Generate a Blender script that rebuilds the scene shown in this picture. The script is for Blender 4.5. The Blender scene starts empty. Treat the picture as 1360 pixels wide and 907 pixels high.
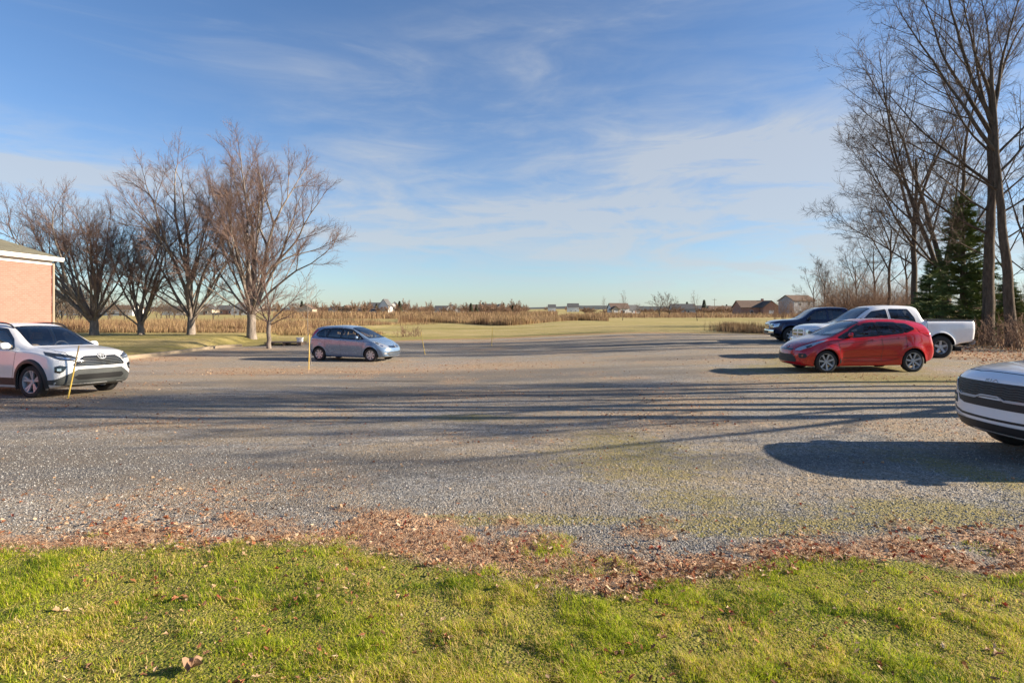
import bpy, bmesh, math, random
import numpy as np
from mathutils import Vector, Matrix
from mathutils.bvhtree import BVHTree
R = math.radians
scene = bpy.context.scene
COL = scene.collection

# ---------------------------------------------------------------- camera
F_PX, PX0, PY0, CAM_H = 755.0, 680.0, 413.0, 1.6      # focal length and principal point in photo pixels
cam_data = bpy.data.cameras.new('camera')
cam_data.sensor_width = 36.0
cam_data.lens = 36.0 * F_PX / 1360.0
cam_data.shift_y = -(453.5 - PY0) / 1360.0
cam_data.clip_start = 0.05
cam_data.clip_end = 20000.0
camera = bpy.data.objects.new('camera', cam_data)
COL.objects.link(camera)
camera.location = (0, 0, CAM_H)
camera.rotation_euler = (R(90), 0, 0)
scene.camera = camera

# ---------------------------------------------------------------- sky, sun, exposure
SUN_EL = R(21.0)
SUN_AZ = R(92.0)                                       # clockwise from +Y: almost exactly to the right
SUN_DIR = Vector((math.sin(SUN_AZ) * math.cos(SUN_EL), math.cos(SUN_AZ) * math.cos(SUN_EL), math.sin(SUN_EL)))
world = bpy.data.worlds.new('World')
scene.world = world
world.use_nodes = True
wt = world.node_tree
wt.nodes.clear()
def wn(t, **kw):
    n = wt.nodes.new(t)
    for k, v in kw.items(): setattr(n, k, v)
    return n
def wlink(a, b): wt.links.new(a, b)
def wmath(op, a, b=None, clamp=False):
    n = wn('ShaderNodeMath', operation=op, use_clamp=clamp)
    for i, v in enumerate((a, b)):
        if v is None: continue
        if hasattr(v, 'links'): wlink(v, n.inputs[i])
        else: n.inputs[i].default_value = v
    return n.outputs[0]
def wvec(op, a, b=None):
    n = wn('ShaderNodeVectorMath', operation=op)
    for i, v in enumerate((a, b)):
        if v is None: continue
        if hasattr(v, 'links'): wlink(v, n.inputs[i])
        else: n.inputs[i].default_value = v
    return n.outputs['Value'] if op in ('LENGTH', 'DOT_PRODUCT') else n.outputs['Vector']
w_out = wn('ShaderNodeOutputWorld'); w_bg = wn('ShaderNodeBackground')
wlink(w_bg.outputs[0], w_out.inputs[0])
w_bg.inputs['Strength'].default_value = 0.057
sky = wn('ShaderNodeTexSky', sky_type='NISHITA')
sky.sun_disc = False
sky.sun_elevation = SUN_EL
sky.sun_rotation = SUN_AZ
sky.altitude = 100; sky.air_density = 1.0; sky.dust_density = 0.3; sky.ozone_density = 3.2
w_tc = wn('ShaderNodeTexCoord')
w_dir = w_tc.outputs['Generated']
def wblob(px, py, sx, sy, tilt=0.0):
    """soft ellipse of cloud cover round the direction seen at photo pixel (px, py)"""
    c = Vector(((px - PX0) / F_PX, 1.0, (PY0 - py) / F_PX)).normalized()
    d = wvec('SUBTRACT', w_dir, tuple(c))
    m = wn('ShaderNodeMapping', vector_type='POINT'); wlink(d, m.inputs['Vector'])
    m.inputs['Rotation'].default_value = (0, R(tilt), 0)
    s = wvec('MULTIPLY', m.outputs[0], (F_PX / sx, F_PX / sx, F_PX / sy))
    l = wvec('LENGTH', s)
    l2 = wmath('MULTIPLY', l, l)
    return wmath('POWER', 2.718, wmath('MULTIPLY', l2, -1.0))
def wnoise(scale, det, rough, warp=0.0):
    m = wn('ShaderNodeMapping'); wlink(w_dir, m.inputs['Vector']); m.inputs['Scale'].default_value = scale
    n = wn('ShaderNodeTexNoise'); wlink(m.outputs[0], n.inputs['Vector'])
    n.inputs['Scale'].default_value = 1.0; n.inputs['Detail'].default_value = det
    n.inputs['Roughness'].default_value = rough; n.inputs['Distortion'].default_value = warp
    return n.outputs['Fac']
def wsum(items):
    a = items[0]
    for b in items[1:]: a = wmath('ADD', a, b)
    return a
def wscale(a, k): return wmath('MULTIPLY', a, k)
cover = wsum([
    wscale(wblob(30, 215, 190, 45, 0), .75), wscale(wblob(-150, 230, 260, 60), .7),
    wscale(wblob(500, 300, 170, 36, 3), 1.0), wscale(wblob(740, 285, 230, 60, 10), .85),
    wscale(wblob(980, 300, 230, 70, 6), .8), wscale(wblob(1130, 265, 110, 50, -10), .5),
    wscale(wblob(925, 197, 75, 13, 10), 1.5), wscale(wblob(1055, 190, 40, 20, 0), .9), wscale(wblob(580, 130, 230, 75, 15), .5), wscale(wblob(640, 215, 280, 40, 8), .45),
    wscale(wblob(1330, 350, 300, 130), .75), wscale(wblob(1600, 260, 400, 220), .8)])
n1 = wnoise((2.6, 2.6, 13.0), 8, .58, 1.0)
n2 = wnoise((8.0, 8.0, 34.0), 6, .62, .9)
tex = wmath('ADD', wscale(n1, .7), wscale(n2, .35))
shape = wn('ShaderNodeMapRange'); shape.interpolation_type = 'SMOOTHSTEP'
wlink(tex, shape.inputs['Value'])
shape.inputs['From Min'].default_value = .34; shape.inputs['From Max'].default_value = .74
shape.inputs['To Min'].default_value = .16; shape.inputs['To Max'].default_value = 1.25
veil = wmath('MULTIPLY', cover, shape.outputs[0], True)
thin = wn('ShaderNodeMapRange'); thin.interpolation_type = 'SMOOTHSTEP'
wlink(n1, thin.inputs['Value'])
thin.inputs['From Min'].default_value = .5; thin.inputs['From Max'].default_value = .8
thin.inputs['To Min'].default_value = 0; thin.inputs['To Max'].default_value = .30
cl = wmath('ADD', veil, thin.outputs[0], True)
cl = wmath('MULTIPLY', cl, .72)
mix = wn('ShaderNodeMix', data_type='RGBA')
wlink(cl, mix.inputs['Factor'])
skyc = wn('ShaderNodeMix', data_type='RGBA', blend_type='MULTIPLY'); skyc.inputs['Factor'].default_value = 1.0
wlink(sky.outputs[0], skyc.inputs['A']); skyc.inputs['B'].default_value = (0.87, 0.99, 1.14, 1)
wlink(skyc.outputs['Result'], mix.inputs['A'])
mix.inputs['B'].default_value = (4.1, 4.3, 4.5, 1)
wlink(mix.outputs['Result'], w_bg.inputs['Color'])

sun_data = bpy.data.lights.new('sun', 'SUN')
sun_data.energy = 5.0; sun_data.angle = R(0.53); sun_data.color = (1.0, 0.86, 0.68)
sun = bpy.data.objects.new('sun', sun_data); COL.objects.link(sun)
sun.rotation_euler = (-SUN_DIR).to_track_quat('-Z', 'Y').to_euler()
sun.location = SUN_DIR * 100
vs = scene.view_settings
vs.view_transform = 'Standard'; vs.look = 'None'; vs.gamma = 1.0; vs.use_curve_mapping = False
vs.exposure = 1.42

# ---------------------------------------------------------------- terrain
def ss(a, b, x):
    t = np.clip((x - a) / (b - a), 0, 1)
    return t * t * (3 - 2 * t)
def terrain(X, Y):
    X = np.asarray(X, float); Y = np.asarray(Y, float)
    z = -0.10 * ss(0, 16, Y) - 0.45 * ss(0, 25, Y) * ss(0, 16, 12 - X)
    isl = ss(-17.2, -18.2, X) * ss(18, 26, Y)          # raised lawn at the left, trees stand on it
    z = z + isl * (0.17 + 0.36 * ss(26, 38, Y) * (1 - ss(44, 60, Y)))
    isl2 = (1 - ss(-12.6, -9.5, X)) * ss(-18.2, -17.2, X) * ss(33, 40, Y) * (1 - ss(44, 60, Y))
    z = z + isl2 * 0.33
    z = z - 0.15 * ss(60, 120, Y)
    z = z + 9.0 * ss(500, 2200, Y) * np.exp(-((X / np.maximum(Y, 1) - 0.08) / 0.16) ** 2)
    return z
def H(x, y): return float(terrain(x, y))
def at(px, py):
    """ground point seen at photo pixel (px, py)"""
    d = 20.0
    for _ in range(60):
        x = (px - PX0) / F_PX * d
        d = 0.5 * d + 0.5 * F_PX * (CAM_H - H(x, d)) / (py - PY0)
    x = (px - PX0) / F_PX * d
    return Vector((x, d, H(x, d)))
def col_at(px, d):
    x = (px - PX0) / F_PX * d
    return Vector((x, d, H(x, d)))
# ---------------------------------------------------------------- mesh helpers
def fast_mesh(name, V, faces, mat=None, smooth=False, mat_idx=None, mats=None):
    """V (n,3) array; faces: (m,k) array with constant k or a list of such arrays"""
    me = bpy.data.meshes.new(name)
    V = np.asarray(V, np.float32)
    if not isinstance(faces, list) or not hasattr(faces[0][0], "__len__"): faces = [faces]
    faces = [np.asarray(f, np.int32) for f in faces if len(f)]
    me.vertices.add(len(V)); me.vertices.foreach_set('co', V.ravel())
    nl = sum(f.size for f in faces); nf = sum(len(f) for f in faces)
    me.loops.add(nl); me.loops.foreach_set('vertex_index', np.concatenate([f.ravel() for f in faces]))
    me.polygons.add(nf)
    tot = np.concatenate([np.full(len(f), f.shape[1], np.int32) for f in faces])
    st = np.concatenate([[0], np.cumsum(tot)[:-1]]).astype(np.int32)
    me.polygons.foreach_set('loop_start', st); me.polygons.foreach_set('loop_total', tot)
    if mat_idx is not None: me.polygons.foreach_set('material_index', np.asarray(mat_idx, np.int32))
    me.polygons.foreach_set('use_smooth', np.full(nf, smooth))
    me.update(calc_edges=True)
    for m in (mats or ([mat] if mat else [])): me.materials.append(m)
    return me
def link_obj(name, me, parent=None, loc=None, rz=None):
    o = bpy.data.objects.new(name, me); COL.objects.link(o)
    if parent is not None: o.parent = parent
    if loc is not None: o.location = loc
    if rz is not None: o.rotation_euler = (0, 0, rz)
    return o
def tag(o, label=None, cat=None, group=None, kind=None):
    if label: o['label'] = label
    if cat: o['category'] = cat
    if group: o['group'] = group
    if kind: o['kind'] = kind
    return o
def thing(name, label, cat, loc=(0, 0, 0), rz=0.0, group=None):
    o = bpy.data.objects.new(name, None); COL.objects.link(o)
    o.empty_display_size = 0.3
    o.location = loc; o.rotation_euler = (0, 0, rz)
    return tag(o, label, cat, group)
def copy_tree(root, loc=None, rz=None, scale=None, label=None):
    r = root.copy(); COL.objects.link(r)
    if loc is not None: r.location = loc
    if rz is not None: r.rotation_euler = (0, 0, rz)
    if scale is not None: r.scale = scale if hasattr(scale, '__len__') else (scale,) * 3
    if label: r['label'] = label
    for ch in list(root.children):
        c = ch.copy(); COL.objects.link(c); c.parent = r
        for g in list(ch.children):
            d = g.copy(); COL.objects.link(d); d.parent = c
    return r
class MB:
    """collects simple shapes and links them as one mesh object"""
    def __init__(s): s.v = []; s.f = []
    def add(s, V, Fs):
        n = len(s.v); s.v += [tuple(p) for p in V]; s.f += [tuple(i + n for i in f) for f in Fs]; return s
    def box(s, a, b, taper=0.0):
        (x0, y0, z0), (x1, y1, z1) = a, b; t = taper
        return s.add([(x0, y0, z0), (x1, y0, z0), (x1, y1, z0), (x0, y1, z0), (x0 + t, y0 + t, z1), (x1 - t, y0 + t, z1), (x1 - t, y1 - t, z1), (x0 + t, y1 - t, z1)],
                     [(3, 2, 1, 0), (4, 5, 6, 7), (0, 1, 5, 4), (1, 2, 6, 5), (2, 3, 7, 6), (3, 0, 4, 7)])
    def tube(s, pts, rad, n=8, cap=True):
        pts = [Vector(p) for p in pts]
        if not hasattr(rad, '__len__'): rad = [rad] * len(pts)
        V = []; up = Vector((0, 0, 1))
        for i, p in enumerate(pts):
            t = (pts[min(i + 1, len(pts) - 1)] - pts[max(i - 1, 0)]).normalized()
            u = t.cross(up if abs(t.z) < .95 else Vector((1, 0, 0))).normalized(); w = u.cross(t)
            V += [p + (u * math.cos(2 * math.pi * k / n) + w * math.sin(2 * math.pi * k / n)) * rad[i] for k in range(n)]
        Fs = [(i * n + k, i * n + (k + 1) % n, (i + 1) * n + (k + 1) % n, (i + 1) * n + k) for i in range(len(pts) - 1) for k in range(n)]
        if cap: Fs += [tuple(range(n))[::-1], tuple(range((len(pts) - 1) * n, len(pts) * n))]
        return s.add(V, Fs)
    def lathe_y(s, prof, c, n=40, closed=False):
        """profile [(radius, y)] revolved about the y axis through c"""
        V = [(c[0] + r * math.cos(2 * math.pi * k / n), c[1] + y, c[2] + r * math.sin(2 * math.pi * k / n)) for r, y in prof for k in range(n)]
        m = len(prof)
        Fs = [(i * n + k, i * n + (k + 1) % n, (i + 1) * n + (k + 1) % n, (i + 1) * n + k) for i in range(m - 1) for k in range(n)]
        return s.add(V, Fs)
    def prism(s, poly, d, a=0.0):
        """poly of 3D points extruded by vector d"""
        n = len(poly); P = [Vector(p) for p in poly]; d = Vector(d)
        return s.add(P + [p + d for p in P], [tuple(range(n))[::-1], tuple(range(n, 2 * n))] + [(k, (k + 1) % n, n + (k + 1) % n, n + k) for k in range(n)])
    def build(s, name, mat, parent=None, smooth=True, angle=35, bevel=0.0, mirror=False):
        me = bpy.data.meshes.new(name); me.from_pydata(s.v, [], s.f); me.update()
        bm = bmesh.new(); bm.from_mesh(me)
        bmesh.ops.recalc_face_normals(bm, faces=bm.faces)
        if bevel:
            bmesh.ops.bevel(bm, geom=[e for e in bm.edges if len(e.link_faces) == 2 and e.calc_face_angle(0) > .5], offset=bevel, segments=2, profile=.6, affect='EDGES', clamp_overlap=True)
        bm.to_mesh(me); bm.free()
        if smooth:
            me.polygons.foreach_set('use_smooth', [True] * len(me.polygons)); me.set_sharp_from_angle(angle=R(angle))
        if mat: me.materials.append(mat)
        return link_obj(name, me, parent)
def pchip(pts, x):
    """monotone cubic interpolation through (x, y) points"""
    xs = np.array([p[0] for p in pts], float); ys = np.array([p[1] for p in pts], float)
    x = np.clip(np.asarray(x, float), xs[0], xs[-1])
    h = np.diff(xs); dl = np.diff(ys) / h; m = np.zeros(len(xs))
    for i in range(1, len(xs) - 1):
        if dl[i - 1] * dl[i] > 0:
            w1 = 2 * h[i] + h[i - 1]; w2 = h[i] + 2 * h[i - 1]
            m[i] = (w1 + w2) / (w1 / dl[i - 1] + w2 / dl[i])
    m[0] = dl[0]; m[-1] = dl[-1]
    i = np.clip(np.searchsorted(xs, x) - 1, 0, len(h) - 1)
    t = (x - xs[i]) / h[i]
    return ((2 * t ** 3 - 3 * t ** 2 + 1) * ys[i] + (t ** 3 - 2 * t ** 2 + t) * h[i] * m[i] + (-2 * t ** 3 + 3 * t ** 2) * ys[i + 1] + (t ** 3 - t ** 2) * h[i] * m[i + 1])

# ---------------------------------------------------------------- material helpers
class NT:
    def __init__(s, name, rough=.7, metal=0.0, coat=0.0, spec=.5):
        s.m = bpy.data.materials.new(name); s.m.use_nodes = True; s.t = s.m.node_tree
        s.b = s.t.nodes['Principled BSDF']; s.i = s.b.inputs
        s.i['Roughness'].default_value = rough; s.i['Metallic'].default_value = metal
        s.i['Coat Weight'].default_value = coat; s.i['Coat Roughness'].default_value = .03
        s.i['Specular IOR Level'].default_value = spec
    def n(s, t, **kw):
        n = s.t.nodes.new(t)
        for k, v in kw.items(): setattr(n, k, v)
        return n
    def l(s, a, b): s.t.links.new(a, b)
    def math(s, op, a, b=None, clamp=False):
        n = s.n('ShaderNodeMath', operation=op, use_clamp=clamp)
        for i, v in enumerate((a, b)):
            if v is None: continue
            if hasattr(v, 'links'): s.l(v, n.inputs[i])
            else: n.inputs[i].default_value = v
        return n.outputs[0]
    def obj(s): return s.n('ShaderNodeTexCoord').outputs['Object']
    def noise(s, scale, det=4, rough=.6, vec=None, dist=0.0, sc=(1, 1, 1)):
        v = vec or s.obj()
        if sc != (1, 1, 1):
            mp = s.n('ShaderNodeMapping'); s.l(v, mp.inputs[0]); mp.inputs['Scale'].default_value = sc; v = mp.outputs[0]
        n = s.n('ShaderNodeTexNoise'); s.l(v, n.inputs['Vector'])
        n.inputs['Scale'].default_value = scale; n.inputs['Detail'].default_value = det
        n.inputs['Roughness'].default_value = rough; n.inputs['Distortion'].default_value = dist
        return n.outputs['Fac']
    def rng(s, v, a, b, c=0.0, d=1.0, smooth=True):
        n = s.n('ShaderNodeMapRange'); n.interpolation_type = 'SMOOTHSTEP' if smooth else 'LINEAR'
        s.l(v, n.inputs['Value'])
        for k, x in zip(('From Min', 'From Max', 'To Min', 'To Max'), (a, b, c, d)): n.inputs[k].default_value = x
        return n.outputs[0]
    def ramp(s, v, stops):
        n = s.n('ShaderNodeValToRGB'); s.l(v, n.inputs[0]); e = n.color_ramp.elements
        while len(e) < len(stops): e.new(.5)
        for q, (p, c) in zip(e, stops): q.position = p; q.color = (*c, 1)
        return n.outputs[0]
    def mix(s, f, a, b, mode='MIX'):
        n = s.n('ShaderNodeMix', data_type='RGBA', blend_type=mode)
        for k, v in (('Factor', f), ('A', a), ('B', b)):
            if hasattr(v, 'links'): s.l(v, n.inputs[k])
            elif k == 'Factor': n.inputs[k].default_value = v
            else: n.inputs[k].default_value = (*v, 1)
        return n.outputs['Result']
    def attr(s, name):
        return s.n('ShaderNodeAttribute', attribute_name=name).outputs['Fac']
    def bump(s, h, strength=.5, dist=.01):
        n = s.n('ShaderNodeBump'); s.l(h, n.inputs['Height']); n.inputs['Strength'].default_value = strength; n.inputs['Distance'].default_value = dist
        s.l(n.outputs[0], s.i['Normal']); return n
    def col(s, c):
        if hasattr(c, 'links'): s.l(c, s.i['Base Color'])
        else: s.i['Base Color'].default_value = (*c, 1)
        return s
def simple(name, c, rough=.6, metal=0.0, coat=0.0, var=.12, scale=8.0, spec=.5):
    m = NT(name, rough, metal, coat, spec)
    if var:
        f = m.noise(scale, 5, .6)
        m.col(m.mix(f, tuple(x * (1 - var) for x in c), tuple(min(1, x * (1 + var)) for x in c)))
    else: m.col(c)
    return m.m
def glass_mat(name, tint, alpha_mix=.5):
    m = NT(name, .02, 0, 0, .5); m.t.nodes.remove(m.b)
    gl = m.n('ShaderNodeBsdfGlossy'); gl.inputs['Roughness'].default_value = .02; gl.inputs['Color'].default_value = (.95, .98, 1, 1)
    tr = m.n('ShaderNodeBsdfTransparent'); tr.inputs['Color'].default_value = (*tint, 1)
    lw = m.n('ShaderNodeFresnel'); lw.inputs['IOR'].default_value = 1.55
    f = m.math('ADD', m.math('MULTIPLY', lw.outputs[0], alpha_mix * 2, True), .07, True)
    mx = m.n('ShaderNodeMixShader'); m.l(f, mx.inputs[0]); m.l(tr.outputs[0], mx.inputs[1]); m.l(gl.outputs[0], mx.inputs[2])
    m.l(mx.outputs[0], m.t.nodes['Material Output'].inputs['Surface'])
    return m.m
# ---------------------------------------------------------------- vehicle materials
def paint(name, c, metal=0.0, rough=.32, dustiness=.14):
    m = NT(name, rough, metal, 1.0); m.i['Coat Roughness'].default_value = .04
    dust = m.rng(m.noise(3.0, 5, .65), .35, .8, 0, 1)
    m.col(m.mix(m.math('MULTIPLY', dust, dustiness), c, (.30, .27, .23)))
    m.l(m.rng(m.noise(6, 4, .6), .3, .8, rough * .95, rough * 1.15), m.i['Roughness'])
    return m.m
M = {}
M['white_paint'] = paint('white_paint', (.84, .85, .86))
M['pearl_paint'] = paint('pearl_paint', (.74, .74, .74), rough=.3)
M['red_paint'] = paint('red_paint', (.42, .002, .008), .1, .22, .0)
M['navy_paint'] = paint('navy_paint', (.012, .022, .07), .4, .25, .03)
M['silver_paint'] = paint('silver_paint', (.16, .24, .36), .3, .26, .0)
M['black_plastic'] = simple('black_plastic', (.022, .022, .023), .55, var=.2, scale=20)
M['grey_plastic'] = simple('grey_plastic', (.06, .065, .062), .6, var=.2, scale=20)
M['gloss_black'] = simple('gloss_black', (.01, .01, .012), .08, coat=.6, var=0)
M['seam'] = simple('seam', (.008, .008, .008), .8, var=0)
M['tyre'] = simple('tyre_rubber', (.022, .022, .022), .82, var=.3, scale=12)
M['alloy'] = simple('alloy', (.40, .42, .45), .42, .35, var=.1)
M['dark_alloy'] = simple('dark_alloy', (.10, .10, .11), .35, .7, var=.1)
M['hubcap'] = simple('hubcap', (.52, .53, .54), .35, .4, var=.12)
M['chrome'] = simple('chrome', (.82, .83, .85), .1, 1.0, var=0)
M['disc'] = simple('brake_disc', (.12, .11, .10), .5, .6)
M['interior'] = simple('car_interior', (.07, .07, .075), .8)
M['seat'] = simple('car_seat', (.20, .19, .19), .85)
M['tan_seat'] = simple('tan_car_seat', (.34, .25, .17), .85)
M['pale_seat'] = simple('pale_car_seat', (.34, .33, .31), .85)
M['lamp'] = simple('lamp_reflector', (.62, .65, .68), .16, .7, coat=.8, var=.35, scale=25)
M['lamp_dark'] = simple('lamp_bezel', (.05, .055, .06), .12, .3, coat=1, var=.3, scale=18)
M['red_lamp'] = simple('red_lamp', (.38, .01, .01), .12, coat=1, var=.2, scale=20)
M['amber_lamp'] = simple('amber_lamp', (.6, .2, .02), .15, coat=1, var=.1)
M['glass'] = glass_mat('window_glass', (.86, .90, .89))
M['dark_glass'] = glass_mat('privacy_glass', (.26, .28, .29))

# ---------------------------------------------------------------- vehicle body
def frame_of(n):
    n = Vector(n).normalized()
    u = Vector((0, 0, 1)).cross(n)
    u = u.normalized() if u.length > 1e-3 else Vector((0, 1, 0))
    return u, n.cross(u), n
def polyface_grid(poly2, res):
    """fill a 2D polygon and slice it by a grid so that it can follow a curved surface"""
    bm = bmesh.new()
    vs_ = [bm.verts.new((a, b, 0)) for a, b in poly2]
    f = bm.faces.new(vs_)
    if len(vs_) > 4: bmesh.ops.triangulate(bm, faces=[f], ngon_method='EAR_CLIP')
    for ax in (0, 1):
        lo = min(p[ax] for p in poly2); hi = max(p[ax] for p in poly2)
        k = max(1, int((hi - lo) / res)); no = Vector((1, 0, 0)) if ax == 0 else Vector((0, 1, 0))
        for i in range(1, k):
            c = lo + (hi - lo) * i / k
            bmesh.ops.bisect_plane(bm, geom=bm.verts[:] + bm.edges[:] + bm.faces[:], plane_co=no * c, plane_no=no)
    bm.verts.ensure_lookup_table()
    return bm
class Body:
    def __init__(s, S):
        s.S = S; L = S['L']; s.L = L
        xs = sorted(set([0, .012, .03, .06, .10] + [round(.15 + .05 * i, 3) for i in range(int((L - .3) / .05) + 1)] + [L - .10, L - .06, L - .03, L - .012, L] + list(S.get('xs', []))))
        xs = np.array(xs)
        n = len(xs)
        zt = pchip(S['top'], xs); zs = pchip(S['belt'], xs); hw = pchip(S['hw'], xs); hr = pchip(S['hr'], xs); zb = pchip(S['under'], xs)
        ef = 1 - .10 * (1 - np.clip(xs / .10, 0, 1)) ** 2.2; er = 1 - .10 * (1 - np.clip((L - xs) / .10, 0, 1)) ** 2.2
        es = ef * er
        secs = []
        for i in range(n):
            w = hw[i]; z1 = zs[i]; t = max(zt[i], z1 + .012); r = min(hr[i], w - .05); b = zb[i]; g = t - z1; k = min(1, g / .35)
            zm = b + (z1 - b) * S.get('mid', .62); cr = S.get('crown', .035)
            P = [(0, b), (w * .5, b), (w - .16, b), (w - .07, b + .02), (w - .03, b + .14), (w - .002, zm - .06), (w, zm + .06), (w - .012, z1 - .09), (w - .03, z1 - .012),
                 (w - .065, z1 + .012 * k)]
            a = w - .065
            for q in (.3, .62, .9):
                bul = .035 * math.sin(math.pi * q) * k
                P.append((a + (r - a) * q + bul, z1 + .012 * k + (t - cr * (.6 + .9 * k) - z1 - .012 * k) * q))
            P += [(r - .05, t - cr * (.45 + .6 * k)), (r * .72, t - cr * .38), (r * .35, t - cr * .08), (0, t)]
            zc = (b + t) * .5
            e = es[i]
            P = [(y * (1 - (1 - e) * .55), zc + (z - zc) * e) for y, z in P]
            for _ in range(2):
                Q = [P[0]]
                for a0, b0 in zip(P[:-1], P[1:]):
                    Q.append((a0[0] * .75 + b0[0] * .25, a0[1] * .75 + b0[1] * .25)); Q.append((a0[0] * .25 + b0[0] * .75, a0[1] * .25 + b0[1] * .75))
                Q.append(P[-1]); P = Q
            secs.append(P)
        m = len(secs[0]); s.hwmax = max(hw)
        V = []; ring = 2 * m - 2
        A = np.array(secs)                                  # n, m, 2
        full = np.concatenate([A, A[:, m - 2:0:-1] * np.array([-1, 1])], axis=1)      # n, ring, 2
        pts = np.zeros((n, ring, 3)); pts[:, :, 0] = xs[:, None]; pts[:, :, 1:] = full
        Vl = [pts.reshape(-1, 3)]; F = []
        for i in range(n - 1):
            for k in range(ring):
                F.append((i * ring + k, i * ring + (k + 1) % ring, (i + 1) * ring + (k + 1) % ring, (i + 1) * ring + k))
        base = n * ring
        for end, i0 in ((0, 0), (1, n - 1)):                # polar caps
            prev = [i0 * ring + k for k in range(ring)]
            c = pts[i0].mean(axis=0); c[1] = 0
            for sc in (.85, .7, .55, .4, .25, .1):
                Vl.append(c + (pts[i0] - c) * sc); cur = [base + k for k in range(ring)]; base += ring
                for k in range(ring):
                    f = (prev[k], prev[(k + 1) % ring], cur[(k + 1) % ring], cur[k]); F.append(f if end else f[::-1])
                prev = cur
            F.append(tuple(prev) if end else tuple(prev[::-1]))
        V = np.concatenate(Vl)
        V = s.deform(V)
        me = bpy.data.meshes.new('body'); me.from_pydata(V.tolist(), [], F); me.update()
        bm = bmesh.new(); bm.from_mesh(me); bmesh.ops.recalc_face_normals(bm, faces=bm.faces); bm.to_mesh(me)
        s.bvh = BVHTree.FromBMesh(bm); bm.free()
        s.me = me
    def deform(s, V):
        S = s.S; L = s.L; V = V.copy(); x = V[:, 0].copy(); y = V[:, 1]; z = V[:, 2]
        w = s.hwmax
        ff = np.clip(1 - x / S.get('ffade', .9), 0, 1) ** 1.5; fr = np.clip(1 - (L - x) / S.get('rfade', .8), 0, 1) ** 1.5
        V[:, 0] += ff * (S['bow_f'] * (np.abs(y) / w) ** 2.6 + pchip(S['nose'], z)) - fr * (S['bow_r'] * (np.abs(y) / w) ** 2.6 + pchip(S['tail'], z))
        fl = S.get('flare', .014)
        for ax in (s.S['fo'], s.S['fo'] + s.S['wb']):
            r = np.hypot(x - ax, z - s.S['r']); e = np.exp(-((np.maximum(r - s.S['r'], 0) - .07) / .09) ** 2)
            V[:, 1] += np.sign(y) * np.where(np.abs(y) > w * .75, fl * e, 0)
        mid = np.exp(-((x - (S['fo'] + S['wb'] * .5)) / (S['wb'] * .3)) ** 4) * np.exp(-((z - (S['r'] + .12)) / .12) ** 2)
        V[:, 1] -= np.sign(y) * np.where(np.abs(y) > w * .8, S.get('scallop', .022) * mid, 0)
        return V
    def cast(s, p, n, off, w0=None):
        # start outside the body on the side that n points to
        d = (s.L if n.x > 0 else 0) * n.x + 3.0
        h = s.bvh.ray_cast(p - n * p.dot(n) + n * d, -n)
        if h[0] is None:
            h = s.bvh.find_nearest(p)
            if h[0] is None: return p
        nn = h[1] if h[1].dot(n) > 0 else -h[1]
        return h[0] + (nn * .6 + n * .4) * off
    def patch(s, name, pts, n, off, mat, parent, res=.05, skirt=.012):
        u, v, n = frame_of(n)
        poly = [(Vector(p).dot(u), Vector(p).dot(v)) for p in pts]
        bm = polyface_grid(poly, res)
        for ve in bm.verts: ve.co = s.cast(u * ve.co.x + v * ve.co.y, n, off)
        bmesh.ops.remove_doubles(bm, verts=bm.verts, dist=.0004)
        if skirt:
            be = [e for e in bm.edges if len(e.link_faces) == 1]
            r = bmesh.ops.extrude_edge_only(bm, edges=be)
            for ve in [g for g in r['geom'] if isinstance(g, bmesh.types.BMVert)]: ve.co -= n * skirt
        bmesh.ops.recalc_face_normals(bm, faces=bm.faces)
        me = bpy.data.meshes.new(name); bm.to_mesh(me); bm.free()
        c = Vector((0, 0, 0))
        me.polygons.foreach_set('use_smooth', [True] * len(me.polygons)); me.set_sharp_from_angle(angle=R(40)); me.materials.append(mat)
        return link_obj(name, me, parent)
    def strip(s, mb, pts, n, width, off, closed=False, step=.045, deep=.006):
        """thin raised or dark line that follows the body"""
        u, v, n = frame_of(n)
        P = [Vector((Vector(p).dot(u), Vector(p).dot(v))) for p in pts]
        if closed: P.append(P[0])
        Q = []
        for a, b in zip(P[:-1], P[1:]):
            k = max(1, int((b - a).length / step)); Q += [a.lerp(b, i / k) for i in range(k)]
        Q.append(P[-1])
        rows = []
        for i, q in enumerate(Q):
            if closed: a, b = Q[(i - 1) % (len(Q) - 1)], Q[(i + 1) % (len(Q) - 1)] if i < len(Q) - 1 else Q[1]
            else: a, b = Q[max(i - 1, 0)], Q[min(i + 1, len(Q) - 1)]
            t = (b - a); t = t.normalized() if t.length > 1e-6 else Vector((1, 0)); pr = Vector((-t.y, t.x)) * width * .5
            e0 = q + pr; e1 = q - pr
            A = s.cast(u * e0.x + v * e0.y, n, off); B = s.cast(u * e1.x + v * e1.y, n, off)
            rows += [A - n * deep, A, B, B - n * deep]
        Fs = [(4 * i + k, 4 * i + k + 1, 4 * i + k + 5, 4 * i + k + 4) for i in range(len(Q) - 1) for k in range(3)]
        mb.add(rows, Fs)
def prism_mesh(bm, pts, n, front, back):
    n = Vector(n).normalized()
    a = [bm.verts.new(Vector(p) + n * front) for p in pts]; b = [bm.verts.new(Vector(p) - n * back) for p in pts]
    k = len(pts); bm.faces.new(a); bm.faces.new(b[::-1])
    for i in range(k): bm.faces.new((a[i], b[i], b[(i + 1) % k], a[(i + 1) % k]))
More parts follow.
